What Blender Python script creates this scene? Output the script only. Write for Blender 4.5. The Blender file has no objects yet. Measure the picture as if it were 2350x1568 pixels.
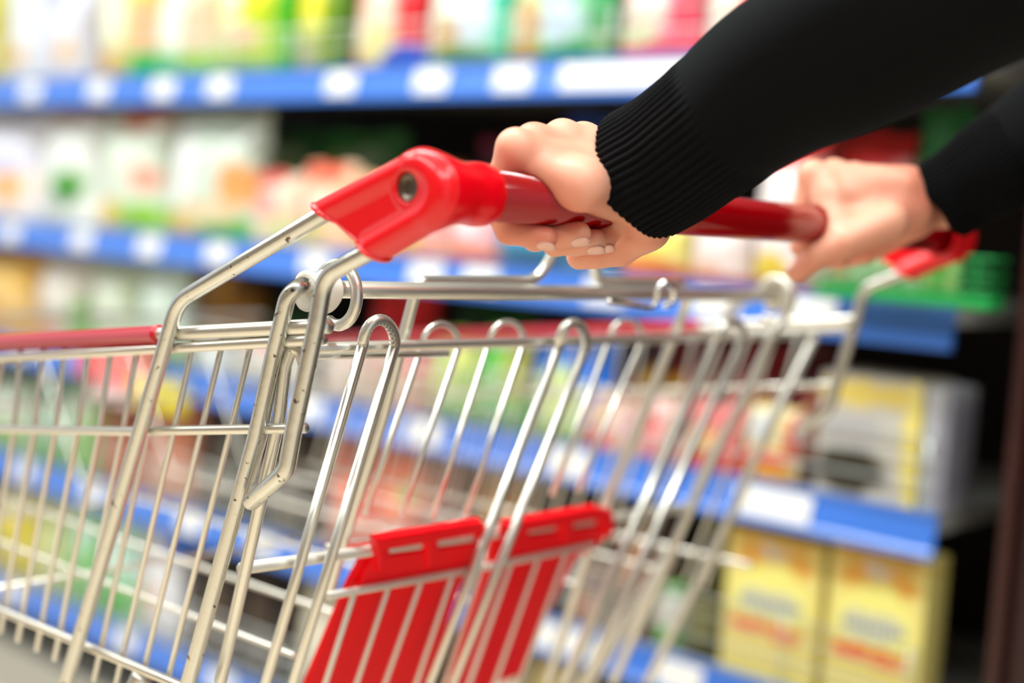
import bpy, bmesh, math, random
import numpy as np
from mathutils import Vector, Matrix
random.seed(7); np.random.seed(7)
SC = bpy.context.scene; COL = SC.collection

# ------------------------------------------------------------------ camera
F, CX, CY = 3216.0, 1175.0, 784.0
_W = np.array([2825, -74, 3216.]); _W /= np.linalg.norm(_W)
_L = np.array([-3675, -504, 3216.]); _L -= _W*(_L @ _W); _L /= np.linalg.norm(_L)
_X, _Y = -_L, _W
_Z = np.cross(_X, _Y)
if _Z[1] > 0: _Z = -_Z
R = np.stack([_X, _Y, _Z]); CAM = np.array([0, 0, 1.0])
def ray(px, py): return R @ np.array([(px-CX)/F, (py-CY)/F, 1.0])
def atd(px, py, d): return CAM + ray(px, py)*d
def onplane(px, py, p, n):
    r = ray(px, py); n = np.array(n, float); return CAM + r*(((np.array(p)-CAM) @ n)/(r @ n))
def onY(px, py, y): return onplane(px, py, [0, y, 0], [0, 1, 0])

cam_d = bpy.data.cameras.new('camera'); cam = bpy.data.objects.new('camera', cam_d); COL.objects.link(cam)
cam_d.sensor_width = 36.0; cam_d.lens = F*36/2350; cam_d.clip_start = .01; cam_d.clip_end = 60
M = Matrix(((R[0,0], -R[0,1], -R[0,2], CAM[0]), (R[1,0], -R[1,1], -R[1,2], CAM[1]), (R[2,0], -R[2,1], -R[2,2], CAM[2]), (0, 0, 0, 1)))
cam.matrix_world = M
cam_d.dof.use_dof = True; cam_d.dof.focus_distance = 0.80; cam_d.dof.aperture_fstop = 2.1
SC.camera = cam
# ------------------------------------------------------------------ world, light, exposure
SC.view_settings.view_transform = 'Standard'; SC.view_settings.look = 'None'
SC.view_settings.gamma = 1.0; SC.view_settings.use_curve_mapping = False
SC.view_settings.exposure = 0.36
wd = bpy.data.worlds.new('store_light'); SC.world = wd; wd.use_nodes = True
wd.node_tree.nodes['Background'].inputs[0].default_value = (.86, .93, 1.0, 1)
wd.node_tree.nodes['Background'].inputs[1].default_value = .60
try: SC.cycles.use_denoising = True
except Exception: pass
def area(name, loc, tgt, sx, sy, power, col=(1, 1, 1)):
    l = bpy.data.lights.new(name, 'AREA'); l.shape = 'RECTANGLE'; l.size = sx; l.size_y = sy; l.energy = power*.62; l.color = col
    o = bpy.data.objects.new(name, l); COL.objects.link(o); o.location = loc
    o.rotation_euler = (Vector(tgt)-Vector(loc)).to_track_quat('-Z', 'Y').to_euler(); return o
for k, yy in enumerate((-1.0, .45)):
    for xx in (-3.2, -1.2, .8):
        area('fluorescent_light', (xx, yy, 2.75), (xx, yy, 0), 1.5, .16, 34, (.97, 1, .98))
area('fluorescent_light', (-1.3, .55, 2.6), (-1.2, 1.4, .7), 2.6, .3, 26, (.98, 1, .98))

# ------------------------------------------------------------------ materials
def lin(h):
    if isinstance(h, str):
        h = h.lstrip('#'); c = [int(h[i:i+2], 16)/255 for i in (0, 2, 4)]
        return tuple(x/12.92 if x <= .04045 else ((x+.055)/1.055)**2.4 for x in c)
    return tuple(h)
_mc = {}
def mat(name, col, rough=.5, metal=0., **kw):
    if name in _mc: return _mc[name]
    m = bpy.data.materials.new(name); m.use_nodes = True; b = m.node_tree.nodes['Principled BSDF']
    b.inputs['Base Color'].default_value = (*lin(col), 1); b.inputs['Roughness'].default_value = rough; b.inputs['Metallic'].default_value = metal
    for k, v in kw.items():
        b.inputs[k.replace('_', ' ')].default_value = v
    _mc[name] = m; return m
def add_bump(m, scale, strength, dist=.001, detail=4, coord='Object'):
    nt = m.node_tree; n = nt.nodes; b = n['Principled BSDF']
    tc = n.new('ShaderNodeTexCoord'); no = n.new('ShaderNodeTexNoise'); bu = n.new('ShaderNodeBump')
    no.inputs['Scale'].default_value = scale; no.inputs['Detail'].default_value = detail
    bu.inputs['Strength'].default_value = strength; bu.inputs['Distance'].default_value = dist
    nt.links.new(tc.outputs[coord], no.inputs['Vector']); nt.links.new(no.outputs[0], bu.inputs['Height']); nt.links.new(bu.outputs[0], b.inputs['Normal'])
    return no
def ramp_mix(m, scale, lo, hi, c2, detail=5, r2=None):
    """a second colour where a noise passes lo..hi (dirt, chips)"""
    nt = m.node_tree; n = nt.nodes; b = n['Principled BSDF']
    tc = n.new('ShaderNodeTexCoord'); no = n.new('ShaderNodeTexNoise'); mr = n.new('ShaderNodeMapRange'); mx = n.new('ShaderNodeMix'); mx.data_type = 'RGBA'
    no.inputs['Scale'].default_value = scale; no.inputs['Detail'].default_value = detail
    mr.inputs['From Min'].default_value = lo; mr.inputs['From Max'].default_value = hi
    nt.links.new(tc.outputs['Object'], no.inputs['Vector']); nt.links.new(no.outputs[0], mr.inputs['Value'])
    nt.links.new(mr.outputs[0], mx.inputs[0]); mx.inputs[6].default_value = b.inputs['Base Color'].default_value; mx.inputs[7].default_value = (*lin(c2), 1)
    nt.links.new(mx.outputs[2], b.inputs['Base Color'])
    return m
def print_mat(name, base, blobs, rough=.3, wave=None):
    """printed packaging: ellipses (cx, cz, rx, rz, colour[, soft]) over the base, in the pack's own 0..1 box"""
    m = bpy.data.materials.new(name); m.use_nodes = True; nt = m.node_tree; n = nt.nodes; b = n['Principled BSDF']
    b.inputs['Roughness'].default_value = rough
    tc = n.new('ShaderNodeTexCoord'); no = n.new('ShaderNodeTexNoise'); no.inputs['Scale'].default_value = 5.5; no.inputs['Detail'].default_value = 3
    nt.links.new(tc.outputs['Generated'], no.inputs['Vector'])
    wob = n.new('ShaderNodeVectorMath'); wob.operation = 'MULTIPLY_ADD'; wob.inputs[1].default_value = (.16, 0, .16)
    nt.links.new(no.outputs['Color'], wob.inputs[0]); nt.links.new(tc.outputs['Generated'], wob.inputs[2])
    cur = None
    for bl in blobs:
        cx, cz, rx, rz, c = bl[:5]; soft = bl[5] if len(bl) > 5 else .18
        s = n.new('ShaderNodeVectorMath'); s.operation = 'SUBTRACT'; s.inputs[1].default_value = (cx+.08, 0, cz+.08)
        nt.links.new(wob.outputs[0], s.inputs[0])
        k = n.new('ShaderNodeVectorMath'); k.operation = 'MULTIPLY'; k.inputs[1].default_value = (1/rx, 0, 1/rz); nt.links.new(s.outputs[0], k.inputs[0])
        l = n.new('ShaderNodeVectorMath'); l.operation = 'LENGTH'; nt.links.new(k.outputs[0], l.inputs[0])
        mr = n.new('ShaderNodeMapRange'); mr.inputs['From Min'].default_value = 1+soft; mr.inputs['From Max'].default_value = 1-soft
        nt.links.new(l.outputs['Value'], mr.inputs['Value'])
        mx = n.new('ShaderNodeMix'); mx.data_type = 'RGBA'; nt.links.new(mr.outputs[0], mx.inputs[0])
        if cur is None: mx.inputs[6].default_value = (*lin(base), 1)
        else: nt.links.new(cur, mx.inputs[6])
        mx.inputs[7].default_value = (*lin(c), 1); cur = mx.outputs[2]
    if cur is None: b.inputs['Base Color'].default_value = (*lin(base), 1)
    else: nt.links.new(cur, b.inputs['Base Color'])
    return m

ZINC = mat('zinc_plated_steel', (.78, .765, .69), .33, .88); ramp_mix(ZINC, 150, .74, .80, (.16, .12, .09)); add_bump(ZINC, 260, .10, .0004)
DULL = mat('dull_zinc', (.80, .76, .68), .45, .55)
ZINC2 = mat('worn_zinc_steel', (.70, .70, .64), .28, .95); ramp_mix(ZINC2, 170, .645, .69, (.12, .09, .07)); add_bump(ZINC2, 190, .25, .0006)
CHROME = mat('chrome', (.85, .86, .85), .12, 1.)
REDPL = mat('red_plastic', '#f00014', .28, 0, Coat_Weight=.3, Coat_Roughness=.15); REDPL.node_tree.nodes['Principled BSDF'].inputs['Subsurface Weight'].default_value = .0
add_bump(REDPL, 60, .08, .001)
REDGRIP = mat('red_grip_vinyl', '#a00008', .14, 0, Specular_IOR_Level=.4, Coat_Weight=.15, Coat_Roughness=.06); add_bump(REDGRIP, 45, .10, .0015)
REDRIM = mat('red_rim_sleeve', '#c61428', .30, 0, Coat_Weight=.3)
REDSEAT = mat('red_seat_plastic', '#ff0016', .5, 0, Specular_IOR_Level=.2)
WHITEPL = mat('white_nylon', '#ece8dc', .5, 0, Subsurface_Weight=.2, Subsurface_Radius=(.004, .004, .003))
RAILB = mat('blue_price_rail', '#3e7ce2', .3, 0, Coat_Weight=.8, Coat_Roughness=.25)
TAGM = mat('white_paper_tag', '#f2f3f0', .35, 0, Coat_Weight=.4)
SHELFM = mat('shelf_metal', '#b9bab4', .4, .3)
BACKM = mat('dark_back_panel', '#2a1c18', .6)
WIREM = mat('guard_wire', (.75, .8, .78), .3, .8)
KNIT = mat('black_knit', (.0025, .0025, .0032), .9, 0, Specular_IOR_Level=.12, Sheen_Weight=.03, Sheen_Roughness=.45); KNIT.node_tree.nodes['Principled BSDF'].inputs['Sheen Tint'].default_value = (.45, .65, .75, 1)
add_bump(KNIT, 1400, .5, .0005)
SKIN = mat('skin', '#efae92', .45, 0, Subsurface_Weight=.35, Subsurface_Scale=.012, Subsurface_Radius=(1., .35, .2)); ramp_mix(SKIN, 22, .45, .75, '#e2866c', 2); add_bump(SKIN, 420, .18, .0006, 6)
NAIL = mat('nail', '#f0bba8', .25, 0, Coat_Weight=.5)

# ------------------------------------------------------------------ object helpers
def link(name, me, m, parent=None, smooth=True):
    o = bpy.data.objects.new(name, me); COL.objects.link(o)
    if m is not None:
        for x in (m if isinstance(m, (list, tuple)) else [m]): me.materials.append(x)
    if smooth: me.polygons.foreach_set('use_smooth', [True]*len(me.polygons))
    if parent is not None: o.parent = parent; o.matrix_parent_inverse = Matrix.Identity(4); o.location = Vector(o.location)-parent_loc(parent)
    return o
def parent_loc(p):
    v = Vector((0, 0, 0))
    while p is not None: v += Vector(p.location); p = p.parent
    return v
def mesh(vs, fs):
    me = bpy.data.meshes.new('m'); me.from_pydata([tuple(map(float, v)) for v in vs], [], [tuple(map(int, f)) for f in fs]); me.update(); return me
def thing(name, label, cat, loc=(0, 0, 0), group=None, kind=None):
    o = bpy.data.objects.new(name, None); COL.objects.link(o); o.location = loc; o.empty_display_size = .05
    return tag(o, label, cat, group, kind)
def tag(o, label=None, cat=None, group=None, kind=None):
    if label: o['label'] = label
    if cat: o['category'] = cat
    if group: o['group'] = group
    if kind: o['kind'] = kind
    return o
def boxmesh(x0, x1, y0, y1, z0, z1, bev=0., seg=2):
    bm = bmesh.new(); bmesh.ops.create_cube(bm, size=1)
    for v in bm.verts: v.co = Vector(((x0+x1)/2+v.co.x*(x1-x0), (y0+y1)/2+v.co.y*(y1-y0), (z0+z1)/2+v.co.z*(z1-z0)))
    if bev: bmesh.ops.bevel(bm, geom=bm.edges[:], offset=bev, segments=seg, affect='EDGES', profile=.6)
    me = bpy.data.meshes.new('m'); bm.to_mesh(me); bm.free(); return me
def fillet(pts, r, n=7):
    """round the inner corners of a polyline"""
    pts = [np.array(p, float) for p in pts]; out = [pts[0]]
    for i in range(1, len(pts)-1):
        a, b, c = pts[i-1], pts[i], pts[i+1]; u = (a-b); v = (c-b); lu = np.linalg.norm(u); lv = np.linalg.norm(v); u /= lu; v /= lv
        cs = np.clip(u @ v, -1, 1); th = math.acos(cs)
        if th > math.pi-.02: out.append(b); continue
        rr = r[i] if isinstance(r, (list, tuple)) else r
        t = min(rr/math.tan(th/2), lu*.48, lv*.48)
        p0 = b+u*t; p1 = b+v*t
        for k in range(n+1):
            s = k/n; out.append((1-s)**2*p0+2*s*(1-s)*b+s*s*p1)
    out.append(pts[-1]); return out
def sweep(path, rad, seg=14, caps=True, closed=False, round_end=True):
    P = [np.array(p, float) for p in path]; n = len(P); T = []
    for i in range(n):
        a = P[(i-1) % n] if (closed or i > 0) else P[i]; b = P[(i+1) % n] if (closed or i < n-1) else P[i]
        t = b-a; T.append(t/np.linalg.norm(t))
    nrm = np.cross(T[0], [0, 0, 1.]);
    if np.linalg.norm(nrm) < .1: nrm = np.cross(T[0], [0, 1., 0])
    nrm /= np.linalg.norm(nrm); vs = []; fs = []; rings = []
    R_ = rad if hasattr(rad, '__len__') else [rad]*n
    seq = [(P[i], T[i], R_[i]) for i in range(n)]
    if round_end and not closed:
        e = R_[0]*.35
        seq = [(P[0]-T[0]*0, T[0], R_[0]*.75)]+[(P[0]+T[0]*e, T[0], R_[0])]+seq[1:-1]+[(P[-1]-T[-1]*e, T[-1], R_[-1])]+[(P[-1], T[-1], R_[-1]*.75)]
    for p, t, r in seq:
        nrm = nrm-t*(nrm @ t); nrm /= np.linalg.norm(nrm); bi = np.cross(t, nrm); base = len(vs); rings.append(base)
        for k in range(seg):
            a = 2*math.pi*k/seg; vs.append(p+(nrm*math.cos(a)+bi*math.sin(a))*r)
    m_ = len(seq)
    for i in range(m_ if closed else m_-1):
        a, b = rings[i], rings[(i+1) % m_]
        for k in range(seg): fs.append((a+k, a+(k+1) % seg, b+(k+1) % seg, b+k))
    if not closed and caps:
        fs.append(tuple(rings[0]+k for k in range(seg))[::-1]); fs.append(tuple(rings[-1]+k for k in range(seg)))
    return vs, fs
def rod(name, pts, r, m, parent, fr=.012, seg=14, fn=7, **kw):
    vs, fs = sweep(fillet(pts, fr, fn) if len(pts) > 2 else pts, r, seg, **kw)
    me = mesh(vs, fs); return link(name, me, m, parent)
def curvepts(pts, n=10):
    """Catmull-Rom through points"""
    P = [np.array(p, float) for p in pts]; P = [2*P[0]-P[1]]+P+[2*P[-1]-P[-2]]; out = []
    for i in range(1, len(P)-2):
        for k in range(n):
            t = k/n; a, b, c, d = P[i-1:i+3]
            out.append(.5*((2*b)+(-a+c)*t+(2*a-5*b+4*c-d)*t*t+(-a+3*b-3*c+d)*t**3))
    out.append(P[-2]); return out

# ------------------------------------------------------------------ implicit surfaces
def surfnet(fn, lo, hi, h):
    lo = np.array(lo, float); n = np.ceil((np.array(hi)-lo)/h).astype(int)+1
    gx, gy, gz = [(lo[i]+h*np.arange(n[i])).astype(np.float32) for i in range(3)]
    P = np.stack(np.meshgrid(gx, gy, gz, indexing='ij'), -1)
    V = fn(P); S = V < 0
    nx, ny, nz = n-1
    cnt = np.zeros((nx, ny, nz), np.float32); acc = np.zeros((nx, ny, nz, 3), np.float32)
    cor = [(i, j, k) for i in (0, 1) for j in (0, 1) for k in (0, 1)]
    sl = lambda A, c: A[c[0]:c[0]+nx, c[1]:c[1]+ny, c[2]:c[2]+nz]
    for a in cor:
        for ax in range(3):
            if a[ax]: continue
            b = list(a); b[ax] = 1; va, vb = sl(V, a), sl(V, b); x = sl(S, a) != sl(S, b)
            d = va-vb; t = np.where(x, va/np.where(d == 0, 1, d), 0)
            p = [np.full_like(t, float(a[q])) for q in range(3)]; p[ax] = t
            for q in range(3): acc[..., q] += np.where(x, p[q], 0)
            cnt += x
    act = cnt > 0; idx = -np.ones((nx, ny, nz), int); idx[act] = np.arange(act.sum())
    I = np.argwhere(act); vs = lo+h*(I+acc[act]/cnt[act][:, None]); fs = []
    for ax in range(3):
        u, v = (ax+1) % 3, (ax+2) % 3
        s0 = [slice(0, m) for m in n]; s1 = list(s0); s0[ax] = slice(0, n[ax]-1); s1[ax] = slice(1, n[ax])
        x = S[tuple(s0)] != S[tuple(s1)]; E = np.argwhere(x); E = E[(E[:, u] > 0) & (E[:, v] > 0) & (E[:, u] < n[u]-1) & (E[:, v] < n[v]-1)]
        ins = S[E[:, 0], E[:, 1], E[:, 2]]
        q = []
        for du, dv in ((-1, -1), (0, -1), (0, 0), (-1, 0)):
            c = E.copy(); c[:, u] += du; c[:, v] += dv; q.append(idx[c[:, 0], c[:, 1], c[:, 2]])
        q = np.stack(q, 1); q[~ins] = q[~ins][:, ::-1]; fs.append(q)
    return vs, np.concatenate(fs)
def d_cone(P, a, b, r1, r2):
    a = np.asarray(a, np.float32); b = np.asarray(b, np.float32); ba = b-a; pa = P-a
    t = np.clip((pa @ ba)/float(ba @ ba+1e-12), 0, 1)
    return np.linalg.norm(pa-t[..., None]*ba, axis=-1)-(r1+(r2-r1)*t)
def d_ell(P, c, r, Rm=None):
    q = P-np.asarray(c, np.float32)
    if Rm is not None: q = q @ np.asarray(Rm, np.float32).T
    k = np.linalg.norm(q/np.asarray(r, np.float32), axis=-1); k2 = np.linalg.norm(q/np.asarray(r, np.float32)**2, axis=-1)
    return k*(k-1)/np.maximum(k2, 1e-6)
def smin(a, b, k):
    h = np.clip(.5+.5*(b-a)/k, 0, 1); return b+(a-b)*h-k*h*(1-h)
def smax(a, b, k): return -smin(-a, -b, k)
def chain(P, pts, rs, k=.0015):
    d = None
    for i in range(len(pts)-1):
        e = d_cone(P, pts[i], pts[i+1], rs[i], rs[i+1]); d = e if d is None else smin(d, e, k)
    return d

# ------------------------------------------------------------------ setting
YS = 1.3956                                   # front plane of the shelving
RZ = [1.196, .9275, .705, .475, .231]         # heights of the price rails' centres
XE = -.612                                    # where the shelf run ends, towards the pillar
XL = -4.2
DEP = .42
fl = mesh([(-6, -3, 0), (3, -3, 0), (3, 4, 0), (-6, 4, 0)], [(0, 1, 2, 3)])
FLOORM = mat('floor_tile', '#e3d2b8', .22, 0)
def tile(m):
    nt = m.node_tree; n = nt.nodes; b = n['Principled BSDF']; tc = n.new('ShaderNodeTexCoord'); br = n.new('ShaderNodeTexBrick')
    br.offset = 0; br.inputs['Scale'].default_value = 1.; br.inputs['Brick Width'].default_value = .6; br.inputs['Row Height'].default_value = .6; br.inputs['Mortar Size'].default_value = .004
    br.inputs['Color1'].default_value = (*lin('#ead9c0'), 1); br.inputs['Color2'].default_value = (*lin('#e2cfb3'), 1); br.inputs['Mortar'].default_value = (*lin('#a3937d'), 1)
    nt.links.new(tc.outputs['Object'], br.inputs['Vector']); nt.links.new(br.outputs['Color'], b.inputs['Base Color'])
tile(FLOORM)
tag(link('floor', fl, FLOORM, smooth=False), 'beige tiled shop floor', None, kind='structure')
wb = boxmesh(-6, 3, YS+DEP+.12, YS+DEP+.22, 0, 3.0)
tag(link('wall_back', wb, mat('dark_wall', '#1c1413', .7), smooth=False), 'dark wall behind the shelving', None, kind='structure')
wf = boxmesh(-6, 3, -2.6, -2.5, 0, 3.0)
tag(link('wall_front', wf, mat('far_aisle_wall', '#8a7868', .8), smooth=False), 'brownish wall across the aisle, behind the camera', None, kind='structure')
ce = boxmesh(-6, 3, -2.5, YS+DEP+.12, 3.0, 3.1)
tag(link('ceiling', ce, mat('ceiling_white', '#e8ecea', .8), smooth=False), 'pale shop ceiling', None, kind='structure')
# dark pillar at the end of the shelf run
pl = thing('pillar', 'dark maroon pillar at the right end of the shelving', 'pillar', (-.30, YS+.2, 0))
PILM = mat('maroon_paint', '#2a0d10', .35)
link('column', boxmesh(-.54, -.12, YS+.03, YS+.40, 0, 2.6, .01), PILM, pl, smooth=False)
link('edge_strip', boxmesh(-.552, -.538, YS+.02, YS+.05, 0, 2.6, .003), mat('brown_strip', '#3a1a18', .3), pl, smooth=False)

# ------------------------------------------------------------------ shelving
names = ['uppermost', 'second', 'third', 'fourth', 'lowest']
bp = thing('shelving_frame', 'dark back frame that carries the blue-edged shelves', 'shelving', (-2, YS+DEP, 0))
link('back_panel', boxmesh(XL, XE-.01, YS+DEP-.012, YS+DEP, 0, 1.9), BACKM, bp, smooth=False)
for xx in (XL, -3.3, -2.4, -1.5, XE-.05):
    link('upright', boxmesh(xx, xx+.04, YS+DEP+.0005, YS+DEP+.05, 0, 1.9, .003), mat('upright_paint', '#4b4a46', .4), bp, smooth=False)
link('plinth', boxmesh(XL, XE, YS+.03, YS+DEP-.013, .0, .11), SHELFM, bp, smooth=False)
SHT = []
tagpx = {0: [60, 215, 360, 490, 765, 970, 1155, 1420, 1690, 1900], 1: [25, 190, 345, 505, 730, 985, 1110, 1400, 1660, 1875], 2: [60, 210, 330, 730, 1000, 1340, 1825], 3: [80, 240, 470, 640, 900, 1180, 1310, 1390, 1640, 1900], 4: [60, 330, 560, 820]}
for i, z in enumerate(RZ):
    s = thing('shelf', f'long metal shelf with a blue price rail, {names[i]} of the visible shelves' if i != 0 else 'long metal shelf with a blue price rail, topmost in view above the hands', 'shelf', ((XL+XE)/2, YS+.2, z))
    zt = z+.022; SHT.append(zt)
    link('shelf_board', boxmesh(XL, XE-.003, YS+.006, YS+DEP-.014, zt-.022, zt, .002), SHELFM, s, smooth=False)
    # price rail: angled C-section, upper lip tilted a little back
    prof = [(YS+.004, z-.026), (YS-.004, z-.025), (YS-.0045, z-.018), (YS-.001, z-.014), (YS+.0015, z+.0), (YS+.004, z+.016), (YS+.001, z+.0205), (YS+.001, z+.0245), (YS+.0055, z+.0245), (YS+.0055, z-.02)]
    vs = [(x, y, zz) for x in (XL, XE) for (y, zz) in prof]; n = len(prof)
    fs = [(k, (k+1) % n, n+(k+1) % n, n+k) for k in range(n)]+[tuple(range(n))[::-1], tuple(range(n, 2*n))]
    rl = link('price_rail', mesh(vs, fs), RAILB, s, smooth=False)
    for px in tagpx[i]:
        c = onY(px, 500, YS); x = c[0]; w = .11 if (i, px) == (0, 1420) else .05 if (i, px) == (2, 1825) else .032  # the widest tag also imitates white glare on the top rail
        if x+w > XE-.01 or x-w < XL: continue
        vs = []
        for xx in (x-w, x+w):
            for t in (0, .33, .66, 1):
                zz = z-.019+.037*t; yy = YS-.0028+.0075*t-.0016*math.sin(math.pi*t)-.0006
                vs.append((xx, yy, zz))
        for xx in (x-w, x+w):
            for t in (0, .33, .66, 1):
                zz = z-.019+.037*t; yy = YS-.0028+.0075*t-.0016*math.sin(math.pi*t)-.0001
                vs.append((xx, yy, zz))
        fs = [(k, k+4, k+5, k+1) for k in range(3)]+[(8+k, 9+k, 13+k, 12+k) for k in range(3)]+[(0, 8, 12, 4), (3, 7, 15, 11), (0, 1, 9, 8), (1, 2, 10, 9), (2, 3, 11, 10), (4, 12, 13, 5), (5, 13, 14, 6), (6, 14, 15, 7)]
        link('price_tag', mesh(vs, fs), TAGM, rl, smooth=False)
    # wire guard along the front edge
    if i in (0, 2, 3, 4):
        vs = []; fs = []
        def addrod(a, b, r):
            v, f = sweep([a, b], r, 6, round_end=False); o = len(vs); vs.extend(v); fs.extend([tuple(q+o for q in g) for g in f])
        for hh in ((.035, .062) if i == 0 else (.03, .055, .078)): addrod((XL+.01, YS+.012, zt+hh), (XE-.012, YS+.012, zt+hh), .0016)
        xx = XE-.02
        while xx > XL:
            addrod((xx, YS+.0125, zt+.0), (xx, YS+.0125, zt+(.064 if i == 0 else .08)), .0014); xx -= .155
        link('wire_guard', mesh(vs, fs), WIREM, s)

# ------------------------------------------------------------------ goods on the shelves
def zat(px, s): return onY(px, 0, YS)
def X_at(px, y=YS): 
    # px on the horizon line at plane y -> world X (vertical position matters little)
    return onY(px, 600, y)[0]
def pxX(px, z, y):
    """world X of the point at column px, height z, on plane y"""
    lo, hi = -6.0, 1.0
    for _ in range(40):
        m = (lo+hi)/2; c = R.T @ (np.array([m, y, z])-CAM)
        if c[2] <= .05: hi = m; continue
        p = CX+F*c[0]/c[2]
        if p < px: lo = m
        else: hi = m
    return (lo+hi)/2
def pyZ(px, py, y): return onY(px, py, y)[2]
def pouch(w, h, t, seed, gus=.0):
    rng = np.random.RandomState(seed); nu, nv = 22, 30; vs = []; fs = []
    a1, a2, p1, p2 = rng.uniform(.02, .05), rng.uniform(.01, .03), rng.uniform(0, 6), rng.uniform(0, 6)
    for side in (-1, 1):
        for j in range(nv+1):
            v = j/nv
            for i in range(nu+1):
                u = i/nu*2-1
                th = t/2*(max(0, 1-abs(u)**3.2))**.6*(1-max(0, (v-.45)/.55)**2.4)*(1-.25*(1-min(1, v/.08))**2)
                if v > .93: th = .0012
                th += .0012
                wr = 1+a1*math.sin(7*v+p1+3*u)+a2*math.sin(19*v+p2-7*u)
                ww = w/2*(1-.05*math.sin(math.pi*v))*(1+.02*math.sin(9*v+p2))
                vs.append((u*ww, side*th*wr, v*h+.003*math.sin(5*u+p1)*(v > .5)))
    N = (nu+1)*(nv+1)
    for j in range(nv):
        for i in range(nu):
            a = j*(nu+1)+i; fs.append((a, a+1, a+nu+2, a+nu+1)); b = a+N; fs.append((b, b+nu+1, b+nu+2, b+1))
    for j in range(nv):
        for i in (0, nu):
            a = j*(nu+1)+i; b = a+N; fs.append((a, a+nu+1, b+nu+1, b) if i == 0 else (a, b, b+nu+1, a+nu+1))
    for i in range(nu):
        fs.append((i, i+N, i+1+N, i+1)); a = nv*(nu+1)+i; fs.append((a, a+1, a+1+N, a+N))
    return vs, fs
def lathe(prof, n=28):
    vs = []; fs = []
    for r, z in prof:
        for k in range(n): a = 2*math.pi*k/n; vs.append((r*math.cos(a), r*math.sin(a), z))
    for j in range(len(prof)-1):
        for k in range(n): fs.append((j*n+k, j*n+(k+1) % n, (j+1)*n+(k+1) % n, (j+1)*n+k))
    fs.append(tuple(range(n))[::-1]); fs.append(tuple((len(prof)-1)*n+k for k in range(n)))
    return vs, fs
_n = [0]
def goods(s, x0, x1, ytop, kind, name, label, cat, base, blobs=(), back=0., rough=.3, h=None, t=None, raise_=0.):
    """a pack whose front spans columns x0..x1 on shelf s, with its top near row ytop"""
    _n[0] += 1; y = YS+.018+back; z0 = SHT[s]+raise_+.0005
    xa, xb = pxX(x0, z0+.05, y), pxX(x1, z0+.05, y); w = xb-xa; xc = (xa+xb)/2
    if h is None: h = max(.03, pyZ((x0+x1)/2, ytop, y)-z0)
    top = (RZ[s-1]-.03 if s > 0 else 1.75)-z0; h = min(h, top)
    m = print_mat(name+'_print', base, blobs, rough)
    if kind == 'pouch':
        t = t or min(.09, max(.035, w*.42)); vs, fs = pouch(w*.985, h, t, _n[0]); me = mesh([(a+xc, b+y+t/2+.004, c+z0) for a, b, c in vs], fs)
        o = link(name, me, m)
        return tag(o, label, cat)
    if kind == 'box':
        t = t or .06; e = thing(name, label, cat, (xc, y+t/2, z0))
        link('carton', boxmesh(xa+.001, xb-.001, y, y+t, z0, z0+h, .002), m, e, smooth=False)
        link('top_flap', boxmesh(xa+.006, xb-.006, y+.003, y+t-.003, z0+h, z0+h+.0012), mat(name+'_flap', base, .5), e, smooth=False)
        return e
    if kind in ('bottle', 'jar'):
        r = w/2*.96; e = thing(name, label, cat, (xc, y+r, z0))
        if kind == 'bottle': pr = [(r*.9, 0), (r, .006), (r, h*.55), (r*.96, h*.62), (r*.55, h*.78), (r*.36, h*.86), (r*.34, h*.9)]; cp = [(r*.42, h*.9), (r*.42, h*.985), (r*.36, h)]
        else: pr = [(r*.9, 0), (r, .006), (r, h*.74), (r*.85, h*.82), (r*.78, h*.84)]; cp = [(r*.86, h*.84), (r*.88, h*.97), (r*.82, h)]
        for nm, p, mm in (('body', pr, m), ('cap', cp, mat(name+'_cap', blobs[0][4] if blobs else '#dddddd', .35))):
            vs, fs = lathe(p); link(nm, mesh([(a+xc, b+y+r, c+z0) for a, b, c in vs], fs), mm, e)
        return e
G = goods
W_ = '#eef0f2'; GL = '#f4f8f4'
# top shelf in view (stands on rail 0)
z = 0
G(0, -120, -8, -60, 'pouch', 'snack_bag', 'olive yellow bag at the left edge of the top shelf', 'bag', '#b8b02a', [(.5, .3, .3, .2, '#e8e0c0')])
G(0, -5, 68, -90, 'pouch', 'snack_bag', 'white bag with a small orange motif, leftmost of the top shelf beside the olive bag', 'bag', '#dfe3ea', [(.55, .22, .25, .08, '#e8b25a'), (.4, .7, .3, .2, '#c9d6e6'), (.0, .5, .15, .6, '#cfc26a')], rough=.12)
G(0, 70, 198, -90, 'pouch', 'snack_bag', 'lavender white bag between the small white bag and the yellow-green bag', 'bag', '#dcdfec', [(.6, .24, .18, .09, '#e6b877'), (.5, .75, .3, .14, '#c4c8e0'), (.95, .5, .12, .6, '#b6b4bd')], rough=.12)
G(0, 202, 325, -90, 'pouch', 'snack_bag', 'yellow-green bag with a pale oval on the top shelf', 'bag', '#c3cf52', [(.35, .5, .3, .3, '#eff0cf'), (.3, .14, .35, .1, '#e7b35c'), (.85, .42, .18, .25, '#e9b48c'), (.95, .1, .22, .14, '#18b04c')], rough=.14)
G(0, 328, 465, -80, 'pouch', 'snack_bag', 'pale sage bag with peach and green motifs on the top shelf', 'bag', '#c9d3b0', [(.4, .5, .3, .28, '#eef2e4'), (.8, .45, .2, .25, '#dcc3a6'), (.25, .1, .5, .1, '#3cc46c'), (.8, .12, .2, .1, '#8fc64a')], rough=.12)
G(0, 468, 612, -80, 'pouch', 'snack_bag', 'lime yellow bag with a pinkish patch on the top shelf', 'bag', '#b4cc34', [(.3, .55, .25, .28, '#e8ecb0'), (.7, .75, .25, .2, '#d8dc10'), (.55, .35, .3, .1, '#dcb79b'), (.5, .08, .5, .1, '#96bf5c')], rough=.14)
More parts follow.
